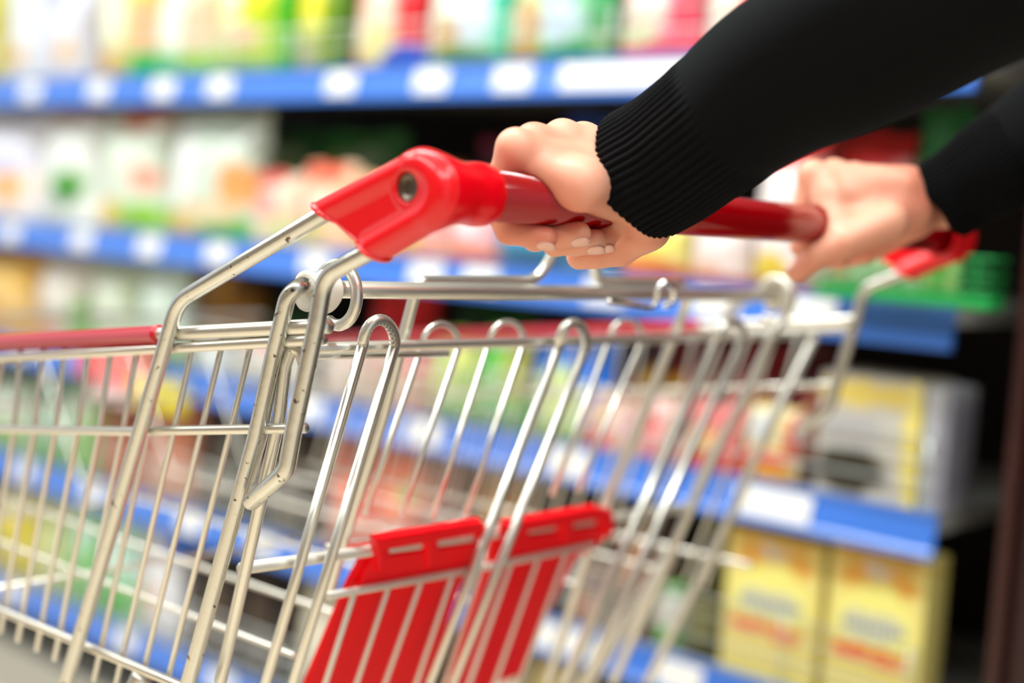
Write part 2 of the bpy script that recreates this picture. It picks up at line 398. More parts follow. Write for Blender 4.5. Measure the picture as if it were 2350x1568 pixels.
G(0, 614, 655, -80, 'pouch', 'tea_bag_pack', 'narrow bright green pack between the lime yellow bags', 'bag', '#3ba80e', [(.5, .3, .3, .2, '#7cc13a')])
G(0, 658, 778, -80, 'pouch', 'snack_bag', 'golden yellow and olive green bag beside the red bag', 'bag', '#7d9a18', [(.3, .62, .3, .3, '#e6d716'), (.4, .42, .25, .12, '#d8dc62'), (.3, .14, .3, .16, '#aeb184'), (.95, .4, .16, .6, '#4c7a10')])
G(0, 786, 948, -80, 'pouch', 'snack_bag', 'red bag with a cream oval and a blue lower corner', 'bag', '#d8202c', [(.42, .42, .3, .42, '#efd3bb'), (.45, .22, .26, .2, '#e6dc8e'), (.85, .06, .3, .17, '#3357c8'), (.45, .84, .26, .1, '#f0b8a8')])
G(0, 952, 1132, -80, 'pouch', 'snack_bag', 'aqua bag with a tan biscuit picture and a lilac patch', 'bag', '#9fe3cf', [(.4, .7, .4, .3, '#e6f2e0'), (.35, .28, .24, .22, '#cda566'), (.72, .42, .2, .2, '#cfdcee'), (.55, .1, .4, .1, '#5f8e50'), (.98, .5, .1, .4, '#48cfae')])
G(0, 1136, 1334, -80, 'pouch', 'snack_bag', 'mint green bag with a tan biscuit picture and a round pale patch', 'bag', '#92deb0', [(.35, .45, .2, .26, '#cda468'), (.72, .4, .2, .2, '#c7dcec'), (.3, .12, .3, .12, '#bb9b58'), (.8, .08, .3, .12, '#45966a'), (.5, .9, .3, .1, '#c9ecc2')])
G(0, 1338, 1396, -80, 'pouch', 'snack_bag', 'deep green bag between the mint bag and the pink bag', 'bag', '#0aa04c', [(.5, .15, .5, .25, '#7fae7c')])
G(0, 1400, 1590, -80, 'pouch', 'snack_bag', 'pink bag with cream patches on the top shelf', 'bag', '#ee7d93', [(.4, .5, .28, .26, '#eadfd0'), (.3, .26, .3, .13, '#d8d9b0'), (.5, .06, .6, .1, '#e46a78'), (.85, .6, .13, .4, '#e8415f')])
G(0, 1594, 1775, -80, 'pouch', 'snack_bag', 'red and cream bag just left of the dark sleeve on the top shelf', 'bag', '#ef5a5c', [(.3, .45, .3, .3, '#f0dccb'), (.6, .9, .6, .1, '#e8281e')])
G(0, 1790, 1990, -60, 'pouch', 'snack_bag', 'grey-green bag on the top shelf behind the near sleeve', 'bag', '#7f9a7c')
# second shelf (rail 1)
G(1, -90, 62, 235, 'pouch', 'noodle_bag', 'white lilac bag with an orange starburst at the left edge', 'bag', '#e3e5f1', [(.66, .3, .16, .13, '#efa32e'), (.66, .3, .3, .22, '#f0d9c4', .3), (.66, .3, .14, .11, '#f09f20'), (.5, .52, .4, .1, '#cdd1f0')], rough=.12)
G(1, 65, 192, 240, 'pouch', 'noodle_bag', 'white bag with a small green leaf motif', 'bag', '#e4eae6', [(.62, .34, .28, .13, '#56a53e'), (.65, .26, .2, .1, '#2f7c22'), (.3, .15, .3, .1, '#bfc7c4'), (.5, .94, .5, .06, '#d8a6a0')], rough=.12)
G(1, 196, 346, 235, 'pouch', 'noodle_bag', 'pale bag with a red top and an orange and green foot', 'bag', '#d5e1d2', [(.6, .9, .4, .07, '#e2693c'), (.3, .12, .3, .12, '#e9c66a'), (.75, .12, .3, .12, '#8cc34a'), (.8, .42, .15, .1, '#e2a591')], rough=.13)
G(1, 350, 560, 235, 'pouch', 'noodle_bag', 'large pale green bag with an orange side and green foot', 'bag', '#cfdfd2', [(.25, .55, .14, .3, '#f0f6f4'), (.84, .4, .16, .16, '#e9a566'), (.3, .1, .3, .1, '#d9b75a'), (.72, .09, .22, .13, '#22a83a'), (.6, .2, .3, .1, '#d9caa6')], rough=.1)  # the near-white ellipse is glare painted into the bag's colour, not print
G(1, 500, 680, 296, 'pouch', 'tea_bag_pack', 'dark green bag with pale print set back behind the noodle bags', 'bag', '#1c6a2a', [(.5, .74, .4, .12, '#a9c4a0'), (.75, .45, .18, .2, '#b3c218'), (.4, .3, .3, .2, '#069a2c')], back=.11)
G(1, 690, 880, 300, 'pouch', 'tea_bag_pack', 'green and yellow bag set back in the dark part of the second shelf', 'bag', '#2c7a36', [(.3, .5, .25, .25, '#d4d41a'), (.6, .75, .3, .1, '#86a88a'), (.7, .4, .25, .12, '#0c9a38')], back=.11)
G(1, 562, 668, 395, 'pouch', 'candy_bag', 'low cream pink bag left of the red handle cap', 'bag', '#e5cfb8', [(.35, .55, .3, .2, '#e9a2a0'), (.3, .9, .4, .1, '#d6403a'), (.7, .2, .3, .2, '#cfd09c')], t=.05)
G(1, 670, 790, 375, 'pouch', 'candy_bag', 'low bag with an orange red top right above the cart frame', 'bag', '#f0c9a6', [(.4, .86, .5, .12, '#e8522a'), (.5, .5, .3, .14, '#f0dccd'), (.3, .2, .3, .15, '#c9c27c')], t=.05)
G(1, 795, 905, 400, 'pouch', 'candy_bag', 'peach bag mostly behind the red handle cap', 'bag', '#e8b07f', [(.5, .3, .4, .2, '#d9cf5c')], t=.05)
G(1, 908, 1010, 470, 'pouch', 'candy_bag', 'yellow pink bag below the near handle collar', 'bag', '#e8c9a8', [(.3, .4, .3, .3, '#dfce52'), (.7, .5, .3, .3, '#efb0ac'), (.5, .1, .5, .1, '#d87a52')], t=.05)
G(1, 1014, 1122, 480, 'pouch', 'candy_bag', 'pink bag with an orange foot under the red handle', 'bag', '#f0b6ba', [(.5, .12, .6, .14, '#e0762f'), (.3, .7, .3, .2, '#f3d2d4')], t=.05)
G(1, 1126, 1262, 430, 'pouch', 'candy_bag', 'sky blue bag under the fingers of the near hand', 'bag', '#52a9d6', [(.4, .7, .3, .2, '#93cdea'), (.6, .1, .6, .14, '#33627c')], t=.05)
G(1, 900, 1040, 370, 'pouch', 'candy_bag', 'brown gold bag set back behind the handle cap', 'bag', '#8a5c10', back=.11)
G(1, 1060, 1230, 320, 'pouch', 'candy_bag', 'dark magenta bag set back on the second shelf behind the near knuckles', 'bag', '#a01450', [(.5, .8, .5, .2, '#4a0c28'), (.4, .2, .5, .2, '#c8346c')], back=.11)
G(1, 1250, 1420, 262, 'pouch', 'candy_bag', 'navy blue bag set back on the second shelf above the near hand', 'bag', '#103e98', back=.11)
G(1, 1266, 1400, 480, 'pouch', 'candy_bag', 'teal grey bag just right of the sky blue bag', 'bag', '#5f93ad', [(.5, .2, .5, .2, '#45758c')], t=.05)
G(1, 1405, 1560, 500, 'pouch', 'cereal_bag', 'yellow bag with an orange red foot between the hands', 'bag', '#e3d884', [(.4, .12, .7, .11, '#c43a36'), (.4, .26, .5, .1, '#e89a4e'), (.6, .6, .3, .2, '#e6de5e')], t=.06)
G(1, 1564, 1700, 470, 'pouch', 'cereal_bag', 'cream pink bag with a red foot between the two hands', 'bag', '#eadad6', [(.5, .05, .6, .08, '#c25452'), (.3, .2, .4, .08, '#dcb59a'), (.6, .6, .4, .25, '#f3e9e6')], t=.06)
G(1, 1704, 1850, 305, 'pouch', 'cereal_bag', 'tall white bag with a red top and yellow foot behind the red handle', 'bag', '#efe6e4', [(.4, .93, .8, .15, '#e0160c'), (.4, .12, .35, .1, '#dcc040'), (.6, .02, .6, .05, '#b8654a')], t=.07)
G(1, 1862, 2056, 300, 'pouch', 'cereal_bag', 'red and cream bag behind the far hand', 'bag', '#cfc4b4', [(.5, .92, .6, .2, '#c80c0c'), (.5, .3, .4, .2, '#d8d060')], back=.05, t=.06)
G(1, 2064, 2188, 170, 'pouch', 'cereal_bag', 'dark green bag between the two sleeves', 'bag', '#0c6a2a', [(.5, .55, .6, .12, '#5a7a10'), (.4, .8, .3, .12, '#3e8e58')], back=.07, t=.06)
# third shelf (rail 2)
G(2, -90, 55, 572, 'pouch', 'pasta_bag', 'golden yellow bag at the left edge of the third shelf', 'bag', '#e9b455', [(.6, .5, .3, .3, '#f0c873'), (.3, .2, .3, .2, '#d99a3a')])
G(2, 58, 180, 580, 'pouch', 'pasta_bag', 'cream bag with a pinkish foot right of the golden bag', 'bag', '#d3d0c4', [(.4, .7, .3, .3, '#e4dfd6'), (.3, .15, .4, .16, '#d6a695'), (.9, .3, .15, .2, '#64a53a'), (.0, .5, .12, .6, '#8a7a52')])
G(2, 184, 292, 585, 'pouch', 'pasta_bag', 'sage green bag above the red cart rim at the left', 'bag', '#bccbb0', [(.4, .5, .3, .3, '#d6dfcd'), (.3, .12, .4, .12, '#a7c88a')])
G(2, 296, 400, 590, 'pouch', 'pasta_bag', 'pale mint bag just left of the bent cart frame', 'bag', '#c4dccb', [(.5, .7, .3, .2, '#d5e6dc'), (.6, .1, .4, .12, '#7da53e')])
G(2, 404, 500, 595, 'pouch', 'pasta_bag', 'peach and gold bag inside the bend of the cart frame', 'bag', '#c99a4e', [(.35, .65, .35, .3, '#e9bf9c'), (.8, .3, .3, .3, '#b07e0e')], back=.075)
G(2, 504, 566, 660, 'jar', 'spice_jar', 'golden brown jar inside the bend of the cart frame', 'jar', '#9a6c0a', [(.5, .5, .3, .2, '#8b5c0a')], back=.075)
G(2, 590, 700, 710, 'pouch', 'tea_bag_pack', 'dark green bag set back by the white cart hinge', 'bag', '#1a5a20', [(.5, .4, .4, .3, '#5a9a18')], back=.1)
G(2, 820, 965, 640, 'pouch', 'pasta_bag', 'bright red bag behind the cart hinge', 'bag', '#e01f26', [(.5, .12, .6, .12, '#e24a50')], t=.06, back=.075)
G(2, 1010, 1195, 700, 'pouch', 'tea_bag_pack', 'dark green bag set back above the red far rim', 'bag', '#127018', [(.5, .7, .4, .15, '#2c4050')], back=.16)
G(2, 968, 1080, 760, 'pouch', 'salad_pack', 'lime green pack seen through the gate wires', 'bag', '#9ac74a', [(.3, .4, .3, .3, '#c8dc7c'), (.7, .7, .2, .2, '#d6e060'), (.5, .08, .6, .12, '#6ea862')], t=.05)
G(2, 1083, 1190, 760, 'pouch', 'salad_pack', 'vivid green pack seen through the gate wires left of the blue one', 'bag', '#66bd28', [(.3, .5, .25, .4, '#0cc410'), (.8, .6, .25, .3, '#a9b03a'), (.5, .08, .6, .14, '#62a06a')], t=.05)
G(2, 1194, 1385, 760, 'pouch', 'salad_pack', 'royal blue pack with a pale green disc', 'bag', '#0a6cd8', [(.42, .34, .3, .34, '#d2e594'), (.4, .08, .5, .1, '#9cc070')], t=.06)
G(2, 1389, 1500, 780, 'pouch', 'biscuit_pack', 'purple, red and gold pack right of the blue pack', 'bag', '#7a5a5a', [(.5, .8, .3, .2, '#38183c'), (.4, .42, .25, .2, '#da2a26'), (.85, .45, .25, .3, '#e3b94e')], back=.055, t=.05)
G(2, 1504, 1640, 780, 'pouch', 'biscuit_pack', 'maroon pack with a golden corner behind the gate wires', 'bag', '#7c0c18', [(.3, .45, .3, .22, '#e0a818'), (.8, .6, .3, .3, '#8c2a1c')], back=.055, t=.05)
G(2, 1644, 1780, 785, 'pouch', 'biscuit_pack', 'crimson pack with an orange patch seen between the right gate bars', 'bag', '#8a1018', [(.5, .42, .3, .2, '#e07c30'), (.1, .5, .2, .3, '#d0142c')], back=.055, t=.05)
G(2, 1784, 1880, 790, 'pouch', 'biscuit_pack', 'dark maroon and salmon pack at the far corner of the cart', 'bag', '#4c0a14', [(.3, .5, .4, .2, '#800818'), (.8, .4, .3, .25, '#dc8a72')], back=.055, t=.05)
G(2, 720, 840, 800, 'pouch', 'rice_bag', 'pale pinkish bag behind the near gate wires', 'bag', '#d9c0ae', [(.4, .5, .35, .3, '#e0cfc4'), (.7, .8, .3, .2, '#cfa09a')], t=.05)
G(2, 844, 964, 800, 'pouch', 'rice_bag', 'dusty pink bag right of the pale pinkish bag', 'bag', '#d99e90', [(.4, .4, .3, .3, '#dfc0a8'), (.7, .8, .3, .2, '#cc5a58')], t=.05)
G(2, 430, 520, 790, 'pouch', 'rice_bag', 'pale grey-blue bag below the near rim of the cart', 'bag', '#cdd0cc', [(.6, .4, .3, .3, '#c6d6e2')], t=.04)
G(2, 524, 700, 790, 'pouch', 'rice_bag', 'cream bag with a rosy top below the near rim of the cart', 'bag', '#cfcdbf', [(.4, .6, .3, .2, '#dad3cd'), (.5, .92, .6, .1, '#d88a84')], t=.04)
# low packs in front on the third shelf
for (a, b, yt, nm, base, bl) in (
    (1330, 1452, 915, 'peach and pink candy bag standing low in front of the gold pack', '#e6b7a0', [(.3, .2, .3, .18, '#e0505c'), (.5, .65, .3, .2, '#e8c9a0'), (.8, .5, .2, .3, '#f2c6c6')]),
    (1456, 1560, 920, 'rosy candy bag with a bright pink patch in front of the maroon pack', '#ecc0b8', [(.35, .55, .2, .25, '#f76a72'), (.5, .1, .5, .14, '#d8848c')]),
    (1564, 1690, 925, 'red candy bag with an orange middle seen through the right gate bars', '#f6555c', [(.4, .42, .35, .18, '#f2b26a'), (.6, .14, .5, .14, '#d62c3c'), (.3, .3, .3, .08, '#dcd07c')]),
    (1694, 1826, 930, 'pale yellow and red candy bag, rightmost of the low candy bags', '#eedc9a', [(.35, .65, .22, .22, '#d5dde0'), (.4, .28, .5, .1, '#e8323a'), (.6, .1, .4, .1, '#e0a23e'), (.9, .6, .14, .3, '#d83a24')])):
    G(2, a, b, yt, 'pouch', 'candy_bag', nm, 'bag', base, bl, t=.03, back=-.005)
G(2, 1872, 2108, 865, 'box', 'pet_food_box', 'grey and black box with a yellow side at the end of the third shelf', 'box', '#c6c2b8', [(.35, .22, .36, .2, '#383426'), (.45, .86, .5, .1, '#e6cf6e'), (.93, .5, .09, .6, '#ecdc7c'), (.35, .56, .3, .14, '#b5b2b2')], t=.09)
G(2, 2112, 2172, 890, 'box', 'carton_box', 'plain grey white box, last on the third shelf', 'box', '#b9bcc2', [(.8, .5, .3, .6, '#8b8a96')], t=.07)
# fourth shelf (rail 3)
G(3, -60, 55, 865, 'pouch', 'tea_bag_pack', 'pale green bag at the left edge of the fourth shelf', 'bag', '#b6c7ae', [(.5, .5, .3, .3, '#d5dcce'), (.6, .2, .3, .2, '#8bbf62')])
G(3, 58, 150, 870, 'pouch', 'tea_bag_pack', 'teal and white bag through the left basket wires', 'bag', '#a9c4b0', [(.4, .8, .25, .12, '#2c8c62'), (.5, .12, .5, .14, '#5fae48')])
G(3, 153, 205, 880, 'pouch', 'tea_bag_pack', 'grass green bag through the left basket wires', 'bag', '#8cbf6c', [(.5, .7, .4, .2, '#c2d0b8')])
G(3, 208, 300, 905, 'pouch', 'sauce_pouch', 'brown and orange pouch through the left basket wires', 'pouch', '#b86a48', [(.5, .7, .4, .2, '#8a5838'), (.2, .7, .2, .2, '#a8741c')])
G(3, 303, 430, 905, 'pouch', 'sauce_pouch', 'salmon orange pouch beside the thick cart frame', 'pouch', '#c98468', [(.5, .2, .4, .12, '#d2a890'), (.4, .6, .3, .2, '#cc7c5c')])
for k, (a, b) in enumerate(((434, 480), (483, 528), (531, 575), (578, 622), (625, 668), (671, 712))):
    G(3, a, b, 930, 'bottle', 'sauce_bottle', ('dark brown sauce bottle next to the salmon pouch', 'dark grey sauce bottle, second after the salmon pouch', 'near-black sauce bottle, third after the salmon pouch', 'dark sauce bottle seen left of the bent arm of the cart', 'taupe sauce bottle behind the bent arm of the cart', 'dark sauce bottle just left of the orange red bags')[k], 'bottle', ('#3c2c20', '#5d5a50', '#2b2622', '#33291f', '#6b6052', '#2a2418')[k], [(.5, .3, .4, .2, ('#4d3c2c', '#6c685c', '#3a332c', '#453628', '#7d7262', '#3c3420')[k])])
G(3, 730, 838, 1010, 'pouch', 'chips_bag', 'orange red bag left of the clipped red seat', 'bag', '#e0603e', [(.6, .8, .25, .14, '#a81c14'), (.4, .3, .3, .2, '#e88a6c')], t=.05)
G(3, 842, 948, 1030, 'pouch', 'chips_bag', 'orange bag with a green dot above the red seat', 'bag', '#ec6c46', [(.7, .6, .14, .12, '#9cb45c'), (.3, .3, .3, .2, '#f08c6c')], t=.05)
G(3, 952, 1050, 1050, 'box', 'noodle_box', 'purple brown box with a cream lower half above the red seat', 'box', '#6b3a3c', [(.4, .22, .4, .2, '#dccb92'), (.2, .6, .2, .3, '#a86858')])
G(3, 1054, 1180, 1070, 'jar', 'peanut_jar', 'brown jar above the gap between the red seat halves', 'jar', '#a06a1c', [(.5, .3, .5, .2, '#a9927c')])
G(3, 1215, 1320, 1090, 'box', 'noodle_box', 'dark box above the right half of the red seat', 'box', '#2c2422')
G(3, 1395, 1470, 1170, 'jar', 'peanut_jar', 'orange brown jar behind the right gate bars', 'jar', '#a5642a', [(.5, .3, .5, .2, '#7c5a3a')])
G(3, 1475, 1530, 1180, 'bottle', 'sauce_bottle', 'dark brown bottle between the two jars and the olive bottle', 'bottle', '#4a3a2c', [(.5, .5, .5, .3, '#7a6858')])
G(3, 1560, 1640, 1190, 'bottle', 'oil_bottle', 'dark olive bottle left of the yellow boxes', 'bottle', '#3c3c1c', [(.5, .3, .5, .2, '#6c6a08')])
G(3, 1300, 1392, 1290, 'box', 'noodle_box', 'small checked brown and red box low behind the gate bars', 'box', '#a8987c', [(.3, .3, .3, .2, '#b86a50'), (.7, .7, .2, .2, '#6c4a58')], back=.001, t=.02)
G(3, 1480, 1556, 1340, 'jar', 'detergent_tub', 'low white tub with a green band by the rightmost gate bar', 'tub', '#d9d9ca', [(.5, .24, 2., .14, '#63c040'), (.8, .7, .3, .3, '#e6e6de')], back=0)
_lab = [(.5, .93, .5, .08, '#dcb050'), (.5, .80, .42, .08, '#f4a634'), (.5, .87, .14, .05, '#d8c8b8'), (.5, .55, .42, .26, '#fbf68c'), (.5, .52, .33, .09, '#d4d6bc'), (.30, .335, .20, .055, '#fb4426'), (.62, .33, .24, .05, '#f97a35')]
for (a, b, yt, lb) in ((1655, 1872, 1225, 'yellow cereal box with an orange banner, left of the two by the pillar'), (1888, 2110, 1262, 'yellow cereal box with an orange banner, right of the two by the pillar')):
    e = G(3, a, b, yt, 'box', 'cereal_box', lb, 'box', '#f2e388', _lab, t=.055)
    # blurred grey-blue lettering on the label: short upright strokes
    c = [o for o in e.children if o.name.startswith('carton')][0]; xs = [v.co.x for v in c.data.vertices]; zs = [v.co.z for v in c.data.vertices]; ymin = min(v.co.y for v in c.data.vertices)
    x0, x1, z0, z1 = min(xs), max(xs), min(zs), max(zs); vs = []; fs = []; w = x1-x0; h = z1-z0; n = 9
    for k in range(n):
        cx = x0+w*(.2+.6*k/(n-1)); hh = h*(.055 if k % 3 else .075); zc = z0+h*.52-.0*k
        for (ax, bx, az, bz) in ((cx-w*.012, cx+w*.012, zc-hh*.5, zc+hh*.5), (cx-w*.012, cx+w*.035, zc-hh*.1, zc+hh*.08)):
            o = len(vs); vs += [(ax, ymin-.0006, az), (bx, ymin-.0006, az), (bx, ymin-.0006, bz), (ax, ymin-.0006, bz)]; vs += [(p[0], ymin+.0002, p[2]) for p in vs[-4:]]
            fs += [(o, o+1, o+2, o+3), (o+4, o+7, o+6, o+5), (o, o+4, o+5, o+1), (o+1, o+5, o+6, o+2), (o+2, o+6, o+7, o+3), (o+3, o+7, o+4, o)]
    link('lettering', mesh([(p[0]+parent_loc(c).x, p[1]+parent_loc(c).y, p[2]+parent_loc(c).z) for p in vs], fs), mat('grey_ink', '#8e9aa8', .5), e, smooth=False)
# lowest shelf (rail 4)
G(4, -40, 62, 1120, 'pouch', 'snack_bag', 'yellow bag at the lower left edge', 'bag', '#d8c83c', [(.5, .8, .4, .15, '#efe9b8')])
G(4, 66, 135, 1135, 'pouch', 'snack_bag', 'pale lime bag through the lower left basket wires', 'bag', '#b9c884', [(.5, .4, .3, .3, '#cfd8a2')])
G(4, 138, 212, 1150, 'pouch', 'snack_bag', 'green bag with a mint sheen through the lower left wires', 'bag', '#7cbf74', [(.5, .7, .4, .2, '#bfe8d4')], rough=.1)  # the mint sheen is a highlight painted as a pale ellipse of colour
G(4, 216, 296, 1150, 'pouch', 'snack_bag', 'turquoise white bag through the lower left wires', 'bag', '#bfe6d9', [(.5, .2, .5, .2, '#4cb23c'), (.3, .6, .3, .2, '#dff2ea')], rough=.1)
G(4, 300, 400, 1180, 'pouch', 'snack_bag', 'white and blue bag behind the thick lower frame', 'bag', '#e0e3ea', [(.85, .85, .25, .14, '#3f6fd8'), (.3, .3, .3, .16, '#e6b29c')], rough=.12)
for k, (a, b) in enumerate(((408, 452), (456, 498), (502, 548), (552, 598), (602, 650))):
    G(4, a, b, 1275, 'bottle', 'cola_bottle', ('dark bottle right of the white and blue bag on the lowest shelf', 'brown bottle, second of the lowest shelf row', 'blackish bottle, middle of the lowest shelf row', 'dark brown bottle, fourth of the lowest shelf row', 'black bottle, last of the lowest shelf row')[k], 'bottle', ('#39352e', '#5c4a3c', '#2a2622', '#4b3d33', '#231e1c')[k], [(.5, .3, .4, .2, '#4a4038')])
G(4, 655, 800, 1300, 'pouch', 'flour_bag', 'beige bag behind the left edge of the red seat', 'bag', '#cfc9ae', [(.5, .5, .3, .3, '#ddd9c6')])
G(4, 1180, 1330, 1440, 'pouch', 'flour_bag', 'straw yellow bag at the bottom behind the gate bars', 'bag', '#dcc888')
G(4, 1100, 1176, 1430, 'pouch', 'flour_bag', 'cream bag at the bottom behind the red seat', 'bag', '#ddd6c0')

# red and yellow promotional shelf cards
sg = thing('promotion_card', 'red and white promotional card hanging from the third price rail', 'sign', tuple(onY(270, 860, YS-.02)))
def card(x0, x1, y0, y1, col, name, parent, yy):
    a = onY(x0, (y0+y1)/2, yy); b = onY(x1, (y0+y1)/2, yy); z1 = onY((x0+x1)/2, y0, yy)[2]; z0 = onY((x0+x1)/2, y1, yy)[2]
    return link(name, boxmesh(a[0], b[0], yy-.0008, yy, z0, z1), mat('card_'+col, col, .4), parent, smooth=False)
card(180, 352, 800, 878, '#ee1226', 'card_face', sg, YS-.006); card(205, 352, 824, 858, '#f0a6a2', 'card_band', sg, YS-.0072); card(215, 320, 880, 925, '#ecc9cc', 'card_foot', sg, YS-.006)
sg2 = thing('promotion_card', 'bright yellow promotional card right of the red card', 'sign', tuple(onY(380, 900, YS-.02)))
card(300, 428, 868, 940, '#e8da3c', 'card_face', sg2, YS-.0095); card(310, 345, 866, 890, '#ffae1e', 'card_corner', sg2, YS-.0107)

# green basket of pouches at the end of the second shelf
gb = thing('wire_basket', 'green wire basket at the right end of the second shelf', 'basket', (-.72, YS-.02, SHT[1]))
GRM = mat('green_coated_wire', '#0ea04a', .35); xa, xb = pxX(1880, .95, YS-.03), pxX(2285, .95, YS-.03); ya, yb = YS-.045, YS-.009; zb_ = SHT[1]+.0
link('tray', boxmesh(xa, xb, ya, yb, zb_, zb_+.012, .003), GRM, gb, smooth=False)
for hh in (.02, .034, .05): rod('rail', [(xa, ya, zb_+hh), (xb, ya, zb_+hh), (xb, yb, zb_+hh)], .0018, GRM, gb, fr=.004, seg=8)
k = 0
while xa+k*.02 < xb: rod('wire', [(xa+k*.02, ya, zb_+.01), (xa+k*.02, ya, zb_+.05)], .0013, GRM, gb, seg=6); k += 1
for j, (a, b, c, lb, bl) in enumerate(((1900, 2010, '#c9d8b8', 'pale green sachet in the green basket by the far hand', [(.3, .3, .2, .2, '#d99a78')]), (2014, 2110, '#dfe6d4', 'white sachet in the middle of the green basket', [(.6, .3, .3, .2, '#8cba6a')]), (2114, 2200, '#c8d88a', 'lime sachet in the green basket near the pillar', [(.5, .3, .3, .3, '#7cb04a')]))):
    z0 = zb_+.0125; x0, x1 = pxX(a, .97, YS-.03), pxX(b, .97, YS-.03); vs, fs = pouch(x1-x0, .085, .02, 90+j)
    tag(link('sachet', mesh([(p[0]+(x0+x1)/2, p[1]+YS-.027, p[2]+z0) for p in vs], fs), print_mat('sachet_print', c, bl, .2)), lb, 'sachet')

# ------------------------------------------------------------------ the shopping cart
YN = .500                                   # plane of the near side frame
HX, HZ = -.4928, 1.0158                     # handle axis
YF = 1.115                                  # plane of the far side frame
YM = (YN+YF)/2
cart = thing('shopping_cart', 'zinc wire shopping cart with red handle, red rim sleeves and red child seat', 'shopping cart', (-.8, YM, 0))
def N(px, py, dy=0.): return onY(px, py, YN+dy)
def mir(p): p = np.array(p, float).copy(); p[1] = 2*YM-p[1]; return p
def both(name, pts, r, m, fr=.012, seg=14, **kw):
    a = rod(name, pts, r, m, cart, fr=fr, seg=seg, **kw)
    b = rod(name, [mir(p) for p in pts], r, m, cart, fr=fr, seg=seg, **kw); return a, b
def ext(a, b, z):
    a = np.array(a); b = np.array(b); return a+(b-a)*((z-a[2])/(b[2]-a[2]))
# outer frame tube (bends at the rim height and runs down to the chassis)
o_pts = [N(820, 446), N(405, 700), N(391, 768), N(153, 1565)]
low = ext(o_pts[2], o_pts[3], .20)
o_pts = [o_pts[0], N(408, 692), o_pts[3]+(o_pts[2]-o_pts[3])*0, low]
both('frame_tube', o_pts, .0048, ZINC2, fr=.03, seg=18)
# inner arm: out of the cap, down, then a short kick forward with a cut end
both('arm_tube', [N(900, 548), N(745, 634), N(728, 737), N(674, 986), N(657, 1080), N(571, 1158)], .0050, ZINC2, fr=[0, .02, .05, .05, .012, 0], seg=18)
# hinge post
rod('hinge_post', [N(716, 655, .022), N(690, 655, .004), N(660, 680, .000), N(628, 814, .002), N(586, 1005, .003), ext(N(586, 1005, .003), N(433, 1565, .003), .30)], .0048, ZINC2, cart, fr=[0, .012, .02, .05, .05, 0], seg=18)
rod('hinge_brace', [N(642, 800, .014), N(603, 1005, .014), N(574, 1105, .013)], .0028, ZINC, cart, seg=12)
# rim rods of the basket sides
XF = -1.36
def runto(a, b, x):
    a = np.array(a); b = np.array(b); return a+(b-a)*((x-a[0])/(b[0]-a[0]))
r1a, r1b = N(757, 748, .008), N(372, 768, .008)
both('rim_rod', [r1a, r1b, runto(r1a, r1b, XF)], .0045, ZINC, fr=.001, seg=16)
r2a, r2b = N(744, 779, .008), N(0, 822, .008)
both('rim_rod', [r2a, r2b, runto(r2a, r2b, XF)], .0033, ZINC, fr=.001, seg=14)
c0, c1 = N(368, 768.5, .008), runto(r1a, r1b, XF+.05)
cdir = (c1-c0)/np.linalg.norm(c1-c0)
for q in (lambda p: p, mir):
    vs, fs = sweep([q(c0), q(c0+cdir*.003), q(c0+cdir*.004), q(c1)], [.0062, .0064, .0060, .0060], 20, round_end=False)
    link('rim_sleeve', mesh(vs, fs), REDRIM, cart)
m_a, m_b, m_c = N(703, 983, .008), N(300, 990, .008), N(0, 985, .008)
both('side_rod', [m_a, m_b, m_c, runto(m_b, m_c, XF+.04)], .0030, ZINC, fr=.05, seg=14)
b_a, b_b = N(400, 1568, .010), N(0, 1400, .010)
both('bottom_rod', [runto(b_a, b_b, -.655), runto(b_a, b_b, XF+.08)], .0030, ZINC, seg=14)
# thin upright wires of the side
tops = [48, 100, 149, 204, 256, 317, 378, 445, 513, 580, 640]
mids = [32, 79, 127, 179, 229, 283, 341, 400, 463, 530, 592]
for t_, m2 in zip(tops, mids):
    ytop = 818-.055*t_; a = N(t_, ytop-12, .0125); b = N(m2, 985, .0118)
    sl_ = -(.155+.19*m2/1000); c = N(m2+sl_*(1400+.42*m2-985), 1400+.42*m2+8, .0142)
    d = c+(c-b)/np.linalg.norm(c-b)*.004
    both('side_wire', [a, b, d], .00185, ZINC, fr=.03, seg=10, fn=5)
# more of them further forward, outside the picture
for k in range(1, 14):
    x = N(48, 800, .0125)[0]-k*.0235
    if x < XF+.05: break
    zt_ = runto(r2a, r2b, x)[2]; both('side_wire', [(x, YN+.0125, zt_), (x-.02, YN+.0118, runto(m_b, m_c, x-.02)[2]), (x-.05, YN+.0142, .70)], .00185, ZINC, seg=8)
# bottom grid and front
zb0 = b_a[2]
for y in (.61, .70, .81, .925, 1.03):
    rod('bottom_wire', [(-.708, y, zb0-.003), (XF+.06, y, zb0-.003), (XF-.03, y, runto(r1a, r1b, XF)[2]-.004)], .0020, ZINC, cart, fr=.02, seg=8)
for k in range(2):
    x = -.98-k*.22; rod('bottom_cross_rod', [(x, YN+.0142, zb0-.0065), (x, YF-.0142, zb0-.0065)], .0020, ZINC, cart, seg=8)
for q_, zz in ((XF-.025, .872), (XF+.005, .78)):
    rod('front_rod', [(q_+.006, YN+.006, zz), (q_+.006, YF-.006, zz)], .003, ZINC, cart, seg=8)
